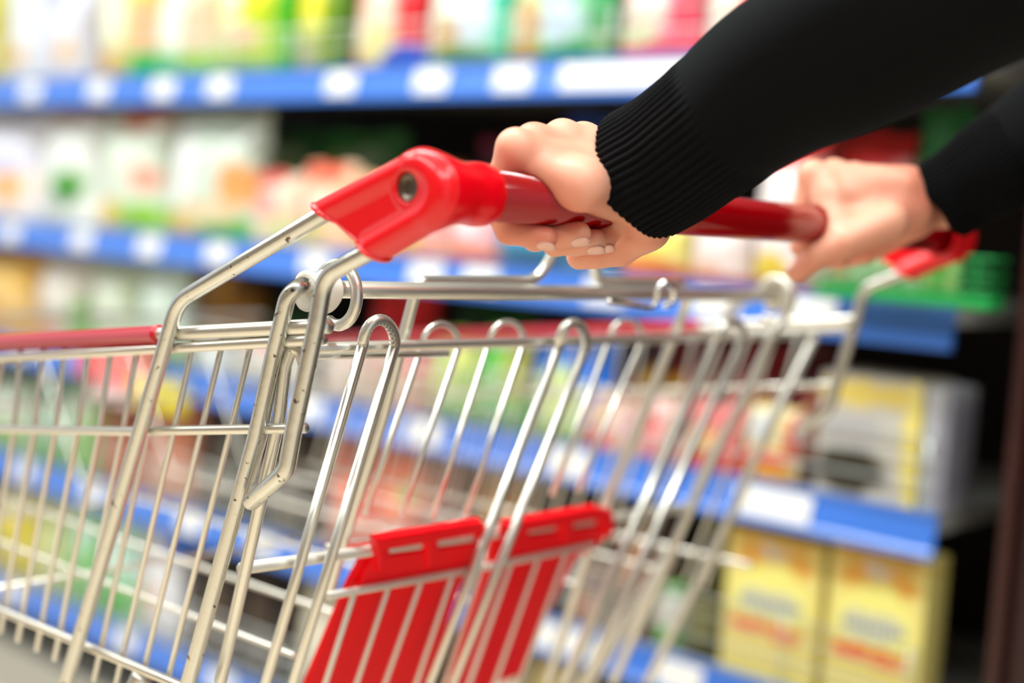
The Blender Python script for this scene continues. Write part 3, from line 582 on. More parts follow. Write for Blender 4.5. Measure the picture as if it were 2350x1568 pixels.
# chassis and casters
for y in (YN, YF):
    lo_ = low.copy(); lo_[1] = y
    rod('chassis_rail', [lo_+[0, 0, .01], (lo_[0]+.18, y, .14), (XF+.02, y+(.06 if y == YN else -.06), .16)], .009, ZINC, cart, fr=.05, seg=12)
    rod('chassis_strut', [(-.90, y+(.013 if y == YN else -.013), .155), (-.86, y+(.013 if y == YN else -.013), .5), (-.74, y+(.013 if y == YN else -.013), zb0-.004)], .007, ZINC, cart, fr=.05, seg=12)
rod('chassis_cross', [(low[0]+.10, YN, .165), (low[0]+.10, YF, .165)], .008, ZINC, cart, seg=12)
RUB = mat('grey_rubber', '#4a4c50', .7)
for (x, y) in ((low[0]+.16, YN), (low[0]+.16, YF), (XF+.06, YN+.06), (XF+.06, YF-.06)):
    vs, fs = lathe([(.052, -.012), (.0575, -.008), (.0575, .008), (.052, .012)], 32)
    wh = link('caster_wheel', mesh([(a+x, c+y, b+.0575) for a, b, c in vs], fs), RUB, cart, smooth=False)
    bm = bmesh.new()
    me = boxmesh(x-.02, x+.02, y-.021, y-.016, .05, .135, .002); link('caster_fork', me, ZINC, wh, smooth=False)
    me = boxmesh(x-.02, x+.02, y+.016, y+.021, .05, .135, .002); link('caster_fork', me, ZINC, wh, smooth=False)
    me = boxmesh(x-.022, x+.022, y-.022, y+.022, .13, .145, .002); link('caster_plate', me, ZINC, wh, smooth=False)

# gate plane: leans forward towards its foot
G0 = N(675, 815, .01); GN = np.array([1, 0, -.325])
def Gp(px, py, dx=0.): return onplane(px, py, G0+np.array([dx, 0, 0]), GN)
def straight(p, q, s): p = np.array(p); q = np.array(q); return p+(q-p)*s
# top bar through the hinges
tb0, tb1 = N(742, 664, .030), None
ax = tb0.copy(); YB = 1.033; tb1 = np.array([ax[0], YB, ax[2]])
def mirb(p): p = np.array(p, float).copy(); p[1] = tb0[1]+YB-p[1]; return p
rod('gate_top_bar', [tb0-[0, .004, 0], tb1+[0, .004, 0]], .0052, ZINC, cart, seg=18)
for s_, q in ((1, lambda p: np.array(p)), (-1, mirb)):
    # nylon bushing: barrel with a flared lip towards the outside
    prof = [(-.0125, .0085), (-.012, .0112), (-.010, .0118), (-.007, .0104), (-.003, .0096), (.000, .0104), (.003, .0126), (.0045, .0128), (.005, .0112)]
    vs = []; n = 32
    for dy_, rr in prof:
        for k in range(n):
            a = 2*math.pi*k/n; w = 1+.05*math.sin(3*a+1)*(rr > .011)
            vs.append(q((ax[0]-.001+rr*w*math.cos(a), tb0[1]+dy_, ax[2]-.001+rr*w*math.sin(a))))
    fs = [(j*n+k, j*n+(k+1) % n, (j+1)*n+(k+1) % n, (j+1)*n+k) for j in range(len(prof)-1) for k in range(n)]+[tuple(range(n))[::-1], tuple((len(prof)-1)*n+k for k in range(n))]
    if s_ < 0: fs = [f[::-1] for f in fs]
    link('hinge_bushing', mesh(vs, fs), WHITEPL, cart)
    ring = []
    for k in range(33):
        a = math.radians(170-k*292/32); ring.append(q((ax[0]+.0015+.0165*math.cos(a), tb0[1]+.0085+.002*k/32, ax[2]-.003+.0175*math.sin(a))))
    link('hinge_ring', mesh(*sweep(ring, .0036, 12)), ZINC, cart)
# gate side rods with hooked top
rod('gate_side_rod', [G0+[.006, .006, -.012], G0+[.001, .004, .002], G0+[-.004, .001, .004], G0+[-.007, 0, -.006], Gp(655, 960)*[1, 0, 1]+[0, YN+.012, 0], onplane(505, 1568, G0, GN)], .0038, ZINC, cart, fr=[0, .005, .005, .01, .08, 0], seg=14)
gr = G0+[-.002, .002, 0]
rod('gate_cross_rod', [(gr[0]-.004, gr[1]+.01, gr[2]+.003), (gr[0]-.004, YF-.006, gr[2]+.003)], .0033, ZINC, cart, seg=14)
rod('gate_cross_rod', [Gp(1030, 812, -.010), Gp(700, 818, -.010)], .0022, ZINC, cart, seg=10)
def hairpin(name, l0, top, r0, lb, rb, r, dx, seg=14):
    """two legs joined by a round bend at the top, on the (offset) gate plane"""
    A, T, B, LB, RB = Gp(*l0, dx), Gp(*top, dx), Gp(*r0, dx), Gp(*lb, dx), Gp(*rb, dx)
    cen = (A+B)/2; u = (B-A)/2; v = T-cen
    arc = [cen-u*math.cos(a)+v*math.sin(a) for a in np.linspace(0, math.pi, 15)]
    return rod(name, [LB]+arc+[RB], r, ZINC, cart, fr=0.0001, seg=seg, fn=1)
hairpin('gate_hairpin', (833, 792), (872, 734), (907, 792), (609, 1572), (672, 1572), .0034, .006)
hairpin('gate_hairpin', (1283, 795), (1316, 741), (1346, 795), (985, 1572), (1038, 1572), .0034, .006)
hairpin('gate_hairpin', (1643, 783), (1684, 738), (1702, 783), (1292, 1572), (1341, 1572), .0036, .006)
rod('gate_bar', [tb1+[-.001, .012, 0], tb1+[-.003, .014, -.004], Gp(1806, 722, .004), Gp(1782, 753, .004), Gp(1594, 1149, .004), Gp(1405, 1572, .004)], .0040, ZINC, cart, fr=.02)
rod('gate_bar', [Gp(1872, 770, -.004), Gp(1751, 1013, -.004), Gp(1694, 1149, -.004), Gp(1483, 1572, -.004)], .0040, ZINC, cart, fr=.02)
# inner back frame of the child seat
IDX = -.020
def I(px, py, dx=0.): return Gp(px, py, IDX+dx)
rod('seat_frame', [I(753, 1362), I(880, 955), I(924, 783), I(950, 684), I(962, 646), I(1236, 645), I(1292, 540), I(1345, 545), I(1372, 645), I(1560, 650), I(1578, 690), I(1533, 807), I(1399, 1137), I(1349, 1270), I(1257, 1572)],
    .0037, ZINC, cart, fr=[0, .05, .03, .02, .008, .02, .012, .012, .02, .01, .02, .05, .05, .05, 0])
def ihair(l0, top, r0, lb, rb): 
    global Gp; return hairpin('seat_back_wire', l0, top, r0, lb, rb, .0021, IDX-.004, 10)
ihair((968, 798), (1013, 744), (1053, 798), (838, 1182), (920, 1184))
ihair((1122, 790), (1166, 739), (1202, 790), (992, 1190), (1067, 1184))
ihair((1397, 785), (1440, 735), (1473, 785), (1265, 1137), (1324, 1128))
# bent catch on the top bar
cdx = .014
rod('chain_catch', [Gp(1396, 692, cdx), Gp(1492, 706, cdx), Gp(1504, 700, cdx), Gp(1512, 662, cdx), Gp(1528, 644, cdx), Gp(1548, 662, cdx), Gp(1546, 694, cdx), Gp(1524, 704, cdx)], .0023, CHROME, cart, fr=.006, seg=12)
# seat bar and red clip-on seat halves
sb0, sb1 = Gp(546, 1305, -.009), Gp(1580, 1163, -.009)
rod('seat_bar', [sb0+[.0012, 0, 0], sb1+[.0012, 0, 0]], .0038, DULL, cart, seg=14)
rod('seat_bar', [Gp(748, 1257, -.03), Gp(1150, 1196, -.03)], .0026, ZINC, cart, seg=12)
sbd = (sb1-sb0)/np.linalg.norm(sb1-sb0)
PDIR = np.array([-.50, 0, -1.]); PDIR /= np.linalg.norm(PDIR); PNRM = np.cross(PDIR, sbd); PNRM /= np.linalg.norm(PNRM)
if PNRM[0] < 0: PNRM = -PNRM
def Sp(px, py, off=0.): return onplane(px, py, sb0+PNRM*off, PNRM)
def slab(name, loops, off0, off1, m, parent, bev=.0015):
    """plate with a pixel-traced outline on the seat plane, thickness off0..off1, optional slots"""
    bm = bmesh.new(); outer = loops[0]
    O = sb0+PNRM*off0; e1 = sbd; e2 = np.cross(PNRM, sbd)
    cu = bpy.data.curves.new('c', 'CURVE'); cu.dimensions = '2D'; cu.fill_mode = 'BOTH'
    for lp in loops:
        sp = cu.splines.new('POLY'); sp.points.add(len(lp)-1); sp.use_cyclic_u = True
        for k, (a, b) in enumerate(lp):
            d = Sp(a, b)-sb0; sp.points[k].co = (d @ e1, d @ e2, 0, 1)
    cu.extrude = (off1-off0)/2; cu.bevel_depth = bev; cu.bevel_resolution = 2; cu.offset = -bev
    to = bpy.data.objects.new('c', cu); COL.objects.link(to)
    dg = bpy.context.evaluated_depsgraph_get(); me = bpy.data.meshes.new_from_object(to.evaluated_get(dg)); bpy.data.objects.remove(to); bpy.data.curves.remove(cu)
    mid = (off0+off1)/2
    for v in me.vertices: c = np.array(v.co); v.co = Vector(sb0+e1*c[0]+e2*c[1]+PNRM*(c[2]+mid))
    bm.free(); me.materials.clear(); o = link(name, me, m, parent, smooth=False)
    for p in me.polygons: p.use_smooth = False
    return o
def rslot(x0, y0, x1, y1, hh=7):
    sl_ = (y1-y0)/(x1-x0); return [(x0, y0-hh), (x1, y1-hh), (x1+4, y1), (x1, y1+hh), (x0, y0+hh), (x0-4, y0)]
seat = slab('seat_panel', [[(838, 1262), (1092, 1222), (1092, 1250), (1052, 1345), (950, 1640), (660, 1660), (796, 1336)]], -.0010, .0010, REDSEAT, cart)
slab('seat_clip', [[(843, 1222), (1088, 1183), (1106, 1203), (1100, 1240), (1086, 1296), (812, 1334), (830, 1290), (848, 1266)], rslot(884, 1249, 958, 1239, 13), rslot(996, 1234, 1078, 1223, 13)], .0026, .0052, REDSEAT, seat)
slab('clip_ridge', [[(843, 1220), (1088, 1181), (1108, 1203), (1100, 1240), (1088, 1206), (864, 1242), (868, 1272), (850, 1296)]], .0052, .0085, REDSEAT, seat)
slab('clip_ridge', [[(962, 1224), (986, 1220), (982, 1256), (964, 1290)]], .0052, .008, REDSEAT, seat)
seat2 = slab('seat_panel', [[(1130, 1228), (1380, 1190), (1370, 1232), (1318, 1278), (1205, 1500), (1190, 1545), (1060, 1600), (1010, 1600), (1110, 1320)]], -.0010, .0010, REDSEAT, cart)
slab('seat_clip', [[(1146, 1188), (1352, 1153), (1386, 1162), (1392, 1196), (1372, 1232), (1336, 1258), (1118, 1292), (1134, 1240)], rslot(1204, 1208, 1264, 1199, 12), rslot(1308, 1194, 1356, 1187, 12)], .0026, .0052, REDSEAT, seat2)
slab('clip_ridge', [[(1144, 1187), (1352, 1151), (1388, 1160), (1394, 1196), (1378, 1222), (1368, 1212), (1374, 1184), (1352, 1176), (1160, 1208)]], .0052, .0085, REDSEAT, seat2)
slab('clip_ridge', [[(1276, 1186), (1296, 1182), (1292, 1212), (1276, 1234)]], .0052, .008, REDSEAT, seat2)
def T(px, py): return Gp(px, py, -.004)
rod('seat_rail', [T(752, 1368), T(1088, 1307)], .0027, DULL, cart, seg=12)
rod('seat_rail', [T(1092, 1306), T(1360, 1250)], .0027, DULL, cart, seg=12)
for a in (((812, 1366), (746, 1572)), ((890, 1352), (817, 1572)), ((965, 1338), (882, 1572)), ((1037, 1325), (954, 1572)), ((1102, 1313), (1018, 1572)), ((1171, 1298), (1076, 1572)), ((1234, 1285), (1134, 1572)), ((1299, 1271), (1190, 1572))):
    p, q = T(*a[0]), T(*a[1]); rod('seat_wire', [p, p+(q-p)*1.5], .0020, DULL, cart, seg=10)

# handle: grip tube, end caps with rivets
def HY(y, dx=0, dz=0): return np.array([HX+dx, y, HZ+dz])
vs, fs = sweep([HY(YN+.02), HY(YM), HY(YF-.02)], .0133, 48, round_end=False)
link('handle_grip', mesh(vs, fs), REDGRIP, cart)
def capfn():
    tr = [N(752, 487), N(956, 381)]
    c = N(966, 432); pts = [np.array(p) for p in tr]
    c1 = [N(866, 566), N(990, 494)]
    arcp = [N(956, 381), N(988, 384), N(1012, 412), N(1014, 452), N(990, 494)]
    arcs = curvepts([N(880, 420), *arcp, N(930, 528)], 4)[4:-4]
    lipn = None
    poly = [N(746, 470), N(950, 365), N(1020, 430), N(992, 500), N(866, 580)]
    P2 = np.array([(p[0], p[2]) for p in poly])
    def fn(P):
        P = P.copy()
        q = P.copy(); q[..., 1] = YN+(P[..., 1]-YN)*.95
        d = d_cone(q, pts[0], pts[1], .0078, .0078); d = np.minimum(d, d_cone(q, c1[0], c1[1], .0086, .0082))
        for a, b in zip(arcs[:-1], arcs[1:]): d = smin(d, d_cone(q, a, b, .0080, .0080), .002)
        # web
        x, z = P[..., 0], P[..., 2]; sd = np.full(x.shape, -1e9, np.float32)
        area2 = sum(P2[i][0]*P2[(i+1) % len(P2)][1]-P2[(i+1) % len(P2)][0]*P2[i][1] for i in range(len(P2)))
        sg_ = 1 if area2 > 0 else -1
        for i in range(len(P2)):
            a, b = P2[i], P2[(i+1) % len(P2)]; e = b-a; nn = np.array([e[1], -e[0]])*sg_; nn = nn/np.linalg.norm(nn)
            sd = np.maximum(sd, (x-a[0])*nn[0]+(z-a[1])*nn[1])
        web = np.maximum(sd, np.abs(P[..., 1]-YN)-.0050)
        d = smin(d, web, .0035)
        # boss round the rivet, and its recess
        rr = np.sqrt((x-RIV[0])**2+(z-RIV[2])**2)
        d = smin(d, np.maximum(rr-.0112, np.abs(P[..., 1]-YN)-.0062), .002)
        d = smax(d, -np.maximum(rr-.0077, np.abs(P[..., 1]-YN+.0095)-.0065), .0008)
        # collar round the grip tube
        rc = np.sqrt((x-HX)**2+(z-HZ)**2); y = P[..., 1]
        col_ = np.maximum(rc-(.0163+.0004*np.sin(y*300)), np.abs(y-(YN+.0175))-.0185)
        d = smin(d, col_, .006)
        d = smax(d, -np.maximum(rc-.0138, -(y-(YN+.026))), .0008)
        # mouth cut and lip
        m0, m1 = N(722, 466), N(880, 603); e = m1-m0; nn = np.array([e[2], 0, -e[0]]); nn /= np.linalg.norm(nn)
        if nn[0] > 0: nn = -nn
        s = (P-m0.astype(np.float32)) @ nn.astype(np.float32)
        lip = np.maximum(np.abs(s+.0012)-.0011, d-.0013)
        d = smin(np.maximum(d, s+.0012), lip, .0006)
        return d
    return fn
RIV = N(953, 431)
cv, cf = surfnet(capfn(), [-.592, .484, .966], [-.468, .540, 1.048], .0008)
for q, nm in ((1, 0), (-1, 1)):
    v = cv.copy()
    if q < 0: v[:, 1] = 2*YM-v[:, 1]
    o = link('end_cap', mesh(v, cf if q > 0 else cf[:, ::-1]), REDPL, cart)
    RM = mat('dark_rivet', (.16, .13, .10), .28, .9)
    prof = [(.0001, .0006), (.003, .0007), (.0052, .0010), (.0062, .0022), (.0070, .0022), (.0075, .0012), (.0076, 0)]
    n = 28; vs = []
    for rr, hh in prof:
        for k in range(n):
            a = 2*math.pi*k/n; p = np.array([RIV[0]+rr*math.cos(a), YN-.0032-hh, RIV[2]+rr*math.sin(a)]); vs.append(p if q > 0 else mir(p))
    fs = [(j*n+k, j*n+(k+1) % n, (j+1)*n+(k+1) % n, (j+1)*n+k) for j in range(len(prof)-1) for k in range(n)]+[tuple(range(n))[::-1]]
    if q > 0: fs = [f[::-1] for f in fs]
    link('rivet', mesh(vs, fs), RM, o)

# ------------------------------------------------------------------ the person pushing the cart
person = thing('person', 'person in a black ribbed-cuff sweater gripping the red cart handle with both hands', 'person', (.06, .84, 0))
def H(px, py, y): return onY(px, py, y).astype(np.float32)
def bar(P): return np.sqrt((P[..., 0]-HX)**2+(P[..., 2]-HZ)**2)
def fing(P, j, r): return chain(P, j, r, .0012)
def hand_near(P):
    pk = [H(1183, 343, .566), H(1133, 455, .567), H(1168, 531, .571), H(1254, 547, .581)]
    rg = [H(1224, 331, .585), H(1178, 455, .585), H(1228, 545, .590), H(1328, 537, .601)]
    md = [H(1290, 322, .604), H(1228, 455, .603), H(1275, 556, .608), H(1364, 555, .619)]
    ix = [H(1338, 328, .622), H(1275, 458, .621), H(1320, 556, .625), H(1386, 552, .633)]
    th = [H(1484, 522, .655), H(1424, 573, .655), H(1375, 582, .648), H(1330, 589, .642)]
    f5 = fing(P, pk, [.0098, .0080, .0074, .0062]); f4 = fing(P, rg, [.0100, .0084, .0078, .0068])
    f3 = fing(P, md, [.0100, .0086, .0080, .0070]); f2 = fing(P, ix, [.0100, .0086, .0080, .0070])
    d = smin(smin(f5, f4, .0012), smin(f3, f2, .0012), .0012)
    p = smin(d_cone(P, pk[0], H(1372, 396, .612), .0098, .0125), d_cone(P, rg[0], H(1390, 368, .624), .0100, .0130), .006)
    p = smin(p, d_cone(P, md[0], H(1412, 362, .632), .0100, .0140), .006); p = smin(p, d_cone(P, ix[0], H(1432, 372, .645), .0100, .0145), .006)
    p = smin(p, d_cone(P, H(1232, 386, .573), H(1330, 424, .588), .0080, .0128), .008); p = smin(p, d_cone(P, H(1330, 424, .588), H(1408, 458, .630), .0128, .0125), .008)
    wq = atd(1500, 405, .803); p = smin(p, d_cone(P, H(1405, 398, .628), wq, .0140, .0205), .010); p = smin(p, d_cone(P, H(1478, 474, .650), wq, .0150, .0205), .010)
    p = smin(p, d_cone(P, H(1360, 420, .635), H(1440, 455, .648), .011, .0135), .010)
    p = smin(p, d_cone(P, wq, atd(1620, 305, .775), .0205, .0250), .010); p = smin(p, d_cone(P, atd(1620, 305, .775), atd(1790, 178, .73), .0250, .030), .010); p = smin(p, d_cone(P, atd(1790, 178, .73), atd(2050, 42, .685), .031, .034), .010)
    p = smin(p, d_cone(P, H(1398, 522, .640), H(1425, 495, .645), .0085, .0100), .006)
    t = fing(P, th, [.0128, .0098, .0088, .0078]); t = smin(t, d_cone(P, th[0], H(1490, 470, .648), .0128, .0165), .006)
    for a_, b_ in ((pk[0], rg[0]), (rg[0], md[0]), (md[0], ix[0])): p = smin(p, d_cone(P, a_+np.array([.003, 0, -.0006], np.float32), b_+np.array([.003, 0, -.0006], np.float32), .0090, .0090), .004)
    # knuckle bumps and the hollow before them
    for c, r in ((pk[0], .0084), (rg[0], .0086), (md[0], .0087), (ix[0], .0087)):
        p = smin(p, np.linalg.norm(P-(c+np.array([-.0005, 0, .0024], np.float32)), axis=-1)-r, .004)
    d = smin(d, p, .0045); d = smin(d, t, .0040)
    return smax(d, -(bar(P)-.0131), .0010)
def hand_far(P):
    ix = [H(1866, 404, .893), H(1842, 508, .893), H(1840, 566, .894), H(1880, 588, .899)]
    md = [H(1914, 402, .911), H(1876, 515, .911), H(1893, 590, .913), H(1930, 590, .917)]
    rg = [H(1958, 409, .929), H(1908, 515, .929), H(1925, 592, .931), H(1962, 590, .935)]
    pk = [H(2000, 420, .946), H(1945, 518, .946), H(1958, 590, .948), H(1990, 588, .952)]
    th = [H(2040, 512, .905), H(1940, 556, .877), H(1874, 588, .868), H(1831, 622, .866)]
    d = None
    for j, r in ((ix, [.0098, .0086, .0080, .0068]), (md, [.0098, .0086, .0080, .0068]), (rg, [.0096, .0084, .0078, .0066]), (pk, [.0090, .0078, .0070, .0060])):
        e = fing(P, j, r); d = e if d is None else smin(d, e, .0012)
    p = d_cone(P, ix[0], H(2070, 432, .930), .0098, .0150)
    for j, b in ((md, H(2078, 428, .945)), (rg, H(2086, 436, .958)), (pk, H(2092, 452, .968))): p = smin(p, d_cone(P, j[0], b, .0096, .0145), .006)
    p = smin(p, d_cone(P, H(1912, 448, .893), H(2050, 466, .932), .0110, .0160), .008); p = smin(p, d_cone(P, H(1888, 424, .893), H(1922, 540, .882), .0105, .0118), .006); p = smin(p, d_cone(P, H(1945, 525, .892), H(2085, 482, .935), .0125, .0170), .008)
    p = smin(p, d_cone(P, H(1985, 575, .935), H(2090, 505, .955), .0100, .0150), .008)
    wq = atd(2166, 452, 1.035); p = smin(p, d_cone(P, H(2075, 450, .945), wq, .0165, .0195), .010); p = smin(p, d_cone(P, H(2090, 486, .948), wq, .0145, .0195), .010)
    p = smin(p, d_cone(P, wq, atd(2280, 382, 1.003), .0195, .0240), .010); p = smin(p, d_cone(P, atd(2280, 382, 1.003), atd(2560, 215, .94), .0245, .032), .010); p = smin(p, d_cone(P, atd(2560, 215, .94), atd(2800, 70, .885), .032, .038), .010)
    t = fing(P, th, [.0135, .0108, .0090, .0078])
    for c, r in ((ix[0], .0092), (md[0], .0090), (rg[0], .0088)): p = smin(p, np.linalg.norm(P-(c+np.array([-.0005, 0, .0022], np.float32)), axis=-1)-r, .004)
    d = smin(d, p, .0045); d = smin(d, t, .0055)
    return smax(d, -(bar(P)-.0131), .0010)
SH1, SH2 = np.array([.00, .68, 1.40]), np.array([.00, 1.00, 1.40])
def trunk(P):
    d = d_ell(P, (.03, .84, 1.22), (.105, .165, .26)); d = smin(d, d_ell(P, (.04, .84, .98), (.11, .165, .16)), .06)
    d = smin(d, d_cone(P, SH1, SH2, .06, .06), .05); d = smin(d, d_cone(P, (.0, .84, 1.42), (-.015, .84, 1.53), .055, .05), .03)
    return d
def head(P):
    d = d_ell(P, (-.02, .84, 1.63), (.095, .075, .115)); d = smin(d, d_ell(P, (-.055, .84, 1.575), (.055, .052, .055)), .03)
    d = smin(d, d_cone(P, (-.105, .84, 1.63), (-.127, .84, 1.60), .008, .012), .012)         # nose
    for s in (-1, 1):
        d = smin(d, d_ell(P, (-.01, .84+s*.076, 1.62), (.018, .008, .03)), .006)              # ears
        d = smax(d, -(np.linalg.norm(P-np.array([-.112, .84+s*.032, 1.64], np.float32), axis=-1)-.014), .008)
        d = np.minimum(d, np.linalg.norm(P-np.array([-.097, .84+s*.031, 1.64], np.float32), axis=-1)-.0125)
    d = smin(d, d_ell(P, (-.103, .84, 1.565), (.010, .024, .0045)), .004); d = smin(d, d_ell(P, (-.101, .84, 1.556), (.011, .020, .006)), .004)
    return smin(d, d_cone(P, (-.0, .84, 1.36), (-.015, .84, 1.56), .055, .052), .03)
BV, BF = [], []
def addsurf(fn, lo, hi, h):
    v, f = surfnet(fn, lo, hi, h); o = sum(len(x) for x in BV); BV.append(v); BF.append(f+o)
XC = -.335
def torso_body(P):
    d = smin(trunk(P)+.004, head(P), .02)
    d = smin(d, chain(P, [atd(1790, 178, .73), atd(2050, 42, .685), atd(2350, -110, .64), atd(2700, -250, .60), SH1], [.031, .034, .037, .040, .048], .004), .015)
    return smin(d, chain(P, [atd(2280, 382, 1.003), atd(2560, 215, .94), atd(2800, 70, .885), SH2], [.0245, .032, .038, .048], .004), .015)
addsurf(hand_near, [-.535, .535, .955], [XC, .70, 1.165], .0013)
addsurf(hand_far, [-.535, .845, .955], [XC, 1.05, 1.165], .0015)
addsurf(torso_body, [XC, .52, .80], [.20, 1.16, 1.78], .006)
bm = bmesh.new(); me_ = mesh(np.concatenate(BV), np.concatenate(BF)); bm.from_mesh(me_)
bd = [e for e in bm.edges if e.is_boundary]
for lo_y, hi_y in ((.3, .78), (.78, 1.3)):
    es = [e for e in bd if lo_y < e.verts[0].co.y < hi_y and abs(e.verts[0].co.x-XC) < .02]
    try: bmesh.ops.bridge_loops(bm, edges=es)
    except Exception as ex: print('bridge', ex)
bmesh.ops.recalc_face_normals(bm, faces=bm.faces[:]); bm.to_mesh(me_); bm.free()
body = link('body', me_, SKIN, person)
# fingernails
def nail(tip, nxt, out, w=.0042, l=.0052, r=.0066):
    tip, nxt, out = [np.array(x, float) for x in (tip, nxt, out)]; a = tip-nxt; a /= np.linalg.norm(a); out = out-a*(out @ a); out /= np.linalg.norm(out); s = np.cross(a, out)
    vs = []; fs = []; n = 9; m_ = 9
    for lay in (0, 1):
        for i in range(n):
            u = i/(n-1)*2-1
            for j in range(m_):
                v = j/(m_-1)*2-1; sq = math.sqrt(max(.05, 1-.9*abs(u)**2.6)); ang = v*.78*sq
                rr = r+.0001+(.0002 if lay else -.0008)
                vs.append(tip+a*(u*l+.0012)+s*(math.sin(ang)*rr)+out*(math.cos(ang)*rr-max(0, u)**2*.0012))
    N_ = n*m_
    for i in range(n-1):
        for j in range(m_-1):
            p = i*m_+j; fs.append((p, p+1, p+m_+1, p+m_)); p += N_; fs.append((p, p+m_, p+m_+1, p+1))
    for i in range(n-1):
        for j in (0, m_-1): p = i*m_+j; fs.append((p, p+m_, p+m_+N_, p+N_))
    for j in range(m_-1):
        for i in (0, n-1): p = i*m_+j; fs.append((p, p+1, p+1+N_, p+N_))
    return mesh(vs, fs)
OUT = np.array([.35, -.35, -1.])
for tp, nx, r in ((H(1254, 547, .581), H(1168, 531, .571), .0062), (H(1328, 537, .601), H(1228, 545, .590), .0068), (H(1364, 555, .619), H(1275, 556, .608), .0070), (H(1386, 552, .633), H(1320, 556, .625), .0070)):
    link('fingernail', nail(tp, nx, OUT, r=r), NAIL, person)
link('fingernail', nail(H(1831, 622, .866), H(1874, 588, .868), np.array([-.7, -.6, .4]), r=.0078), NAIL, person)
# sweater: trunk and two ribbed sleeves in one garment
SV, SF = [], []
v, f = surfnet(lambda P: smax(smax(trunk(P)-.006, P[..., 2]-1.50, .01), .86-P[..., 2], .01), [-.13, .55, .82], [.20, 1.13, 1.54], .009); SV.append(v); SF.append([tuple(q) for q in f])
def sleeve(st, cuff_len, nrib, seed, tilt=.0):
    """st: (centre, radius) from the cuff upwards"""
    rng = np.random.RandomState(seed); path = curvepts([s[0] for s in st], 34); rad = np.array([float(x[0]) for x in curvepts([np.array([s[1]]) for s in st], 34)])
    P = np.array(path); T_ = np.gradient(P, axis=0); T_ /= np.linalg.norm(T_, axis=1)[:, None]
    S = np.concatenate([[0], np.cumsum(np.linalg.norm(np.diff(P, axis=0), axis=1))]); n = nrib*8; vs = []; fs = []
    nrm = np.cross(T_[0], [0, 0, 1.]); nrm /= np.linalg.norm(nrm); rows = []
    ph = rng.uniform(0, 6, 6)
    def ring(i, inner=0., push=0.):
        nonlocal nrm
        t = T_[i]; nrm = nrm-t*(nrm @ t); nrm /= np.linalg.norm(nrm); bi = np.cross(nrm, t); rows.append(len(vs)); s = S[i]
        rib = max(0., min(1., (cuff_len-s)/.010)); cuffw = 1/(1+math.exp(-(s-cuff_len)/.008))
        for k in range(n):
            a = 2*math.pi*k/n
            r = rad[i]-inner
            r += rib*.00085*(abs(math.cos(a*nrib/2))*2-1)
            r += cuffw*.0022*(math.sin(2*a+ph[0]+s*18)*.5+math.sin(3*a+ph[1]-s*31)*.35+math.sin(a+ph[2]+55*s)*.3)
            r += .0012*math.sin(a*3+ph[3])*math.exp(-s/.03)
            rd = nrm*math.cos(a)+bi*math.sin(a); tc_ = CAM-P[0]; tc_ = tc_/np.linalg.norm(tc_)
            tl = -tilt*(rd @ tc_)*max(0., 1-s/.05)
            vs.append(P[i]+t*(tl+push+.0013*math.sin(5*a+ph[4])*math.exp(-s/.01))+(nrm*math.cos(a)+bi*math.sin(a))*r)
    for i_, inn in ((26, .0035), (14, .0032), (5, .0030), (0, .0026)): ring(i_, inn)
    ring(0, .0008, -.0012); ring(0, -.0002, -.0004)
    idx = sorted(set([0]+list(range(1, len(P)))))
    for i in idx: ring(i)
    for a, b in zip(rows[:-1], rows[1:]):
        for k in range(n): fs.append((a+k, b+k, b+(k+1) % n, a+(k+1) % n))
    return np.array(vs), fs
s1 = sleeve([(atd(1480, 401, .783), .0378), (atd(1545, 362, .774), .0376), (atd(1620, 305, .760), .0380), (atd(1790, 178, .730), .0420), (atd(2050, 42, .685), .0455), (atd(2350, -110, .640), .0480), (atd(2700, -250, .600), .050), ((-.12, .655, 1.27), .054), (SH1+[.0, .012, -.01], .060)], .062, 52, 3, .012)
s2 = sleeve([(atd(2164, 456, 1.008), .0300), (atd(2215, 425, 1.004), .0310), (atd(2280, 382, .995), .0345), (atd(2360, 335, .990), .0385), (atd(2560, 215, .940), .0430), (atd(2800, 70, .885), .049), ((-.14, .975, 1.27), .054), (SH2+[.0, -.012, -.01], .060)], .058, 50, 5, .009)
for v, f in (s1, s2):
    o = sum(len(x) for x in SV); SV.append(v); SF.append([tuple(int(q)+o for q in g) for g in f])
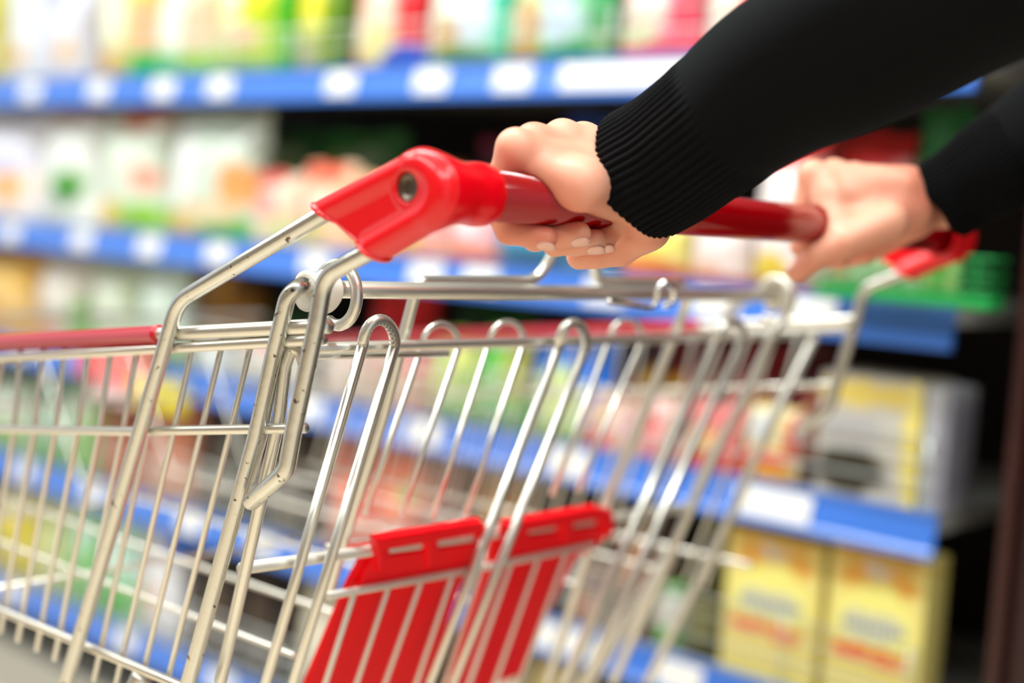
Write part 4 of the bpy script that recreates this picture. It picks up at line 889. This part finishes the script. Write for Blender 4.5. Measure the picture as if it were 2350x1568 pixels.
link('sweater', mesh(np.concatenate(SV), [g for ff in SF for g in ff]), KNIT, person)
def legs(P):
    d = d_ell(P, (.05, .84, .90), (.118, .165, .13))
    for s in (-1, 1): d = smin(d, chain(P, [(.05, .84+s*.08, .86), (.045, .84+s*.095, .48), (.08, .84+s*.10, .07)], [.09, .06, .05], .01), .03)
    return smax(d, .045-P[..., 2], .005)
v, f = surfnet(legs, [-.10, .62, .02], [.22, 1.06, 1.06], .010); link('trousers', mesh(v, f), mat('dark_denim', '#1b2130', .8), person)
for s in (-1, 1):
    v, f = surfnet(lambda P: smax(smin(d_ell(P, (-.02, .84+s*.10, .035), (.12, .045, .045)), d_ell(P, (.08, .84+s*.10, .05), (.06, .04, .06)), .02), .002-P[..., 2], .004), [-.16, .84+s*.10-.07, -.01], [.16, .84+s*.10+.07, .13], .008)
    link('shoe', mesh(v, f), mat('black_leather', '#121212', .4), person)
v, f = surfnet(lambda P: smax(smin(d_ell(P, (.005, .84, 1.655), (.100, .088, .115)), d_ell(P, (.055, .84, 1.54), (.055, .085, .12)), .03), -(d_ell(P, (-.10, .84, 1.60), (.085, .075, .10))), .01), [-.13, .72, 1.38], [.14, .96, 1.80], .008)
link('hair', mesh(v, f), mat('dark_hair', '#1a120d', .45), person)
# a few beads of a thin bracelet showing below the near cuff
from mathutils.bvhtree import BVHTree
bvh = BVHTree.FromPolygons([tuple(v.co) for v in me_.vertices], [tuple(p.vertices) for p in me_.polygons])
vs, fs = [], []
for k in range(7):
    px, py = 1484+k*6.5, 505+k*3.6; r_ = Vector(ray(px, py)).normalized(); hit = bvh.ray_cast(Vector(CAM), r_)
    if hit[0] is None: continue
    c = hit[0]+hit[1]*.0007; v, f = lathe([(.0002, -.0011), (.0008, -.0008), (.0011, 0), (.0008, .0008), (.0002, .0011)], 10); o = len(vs)
    vs += [(a+c.x, b+c.y, d+c.z) for a, b, d in v]; fs += [tuple(q+o for q in g) for g in f]
if vs: link('bracelet', mesh(vs, fs), CHROME, person)
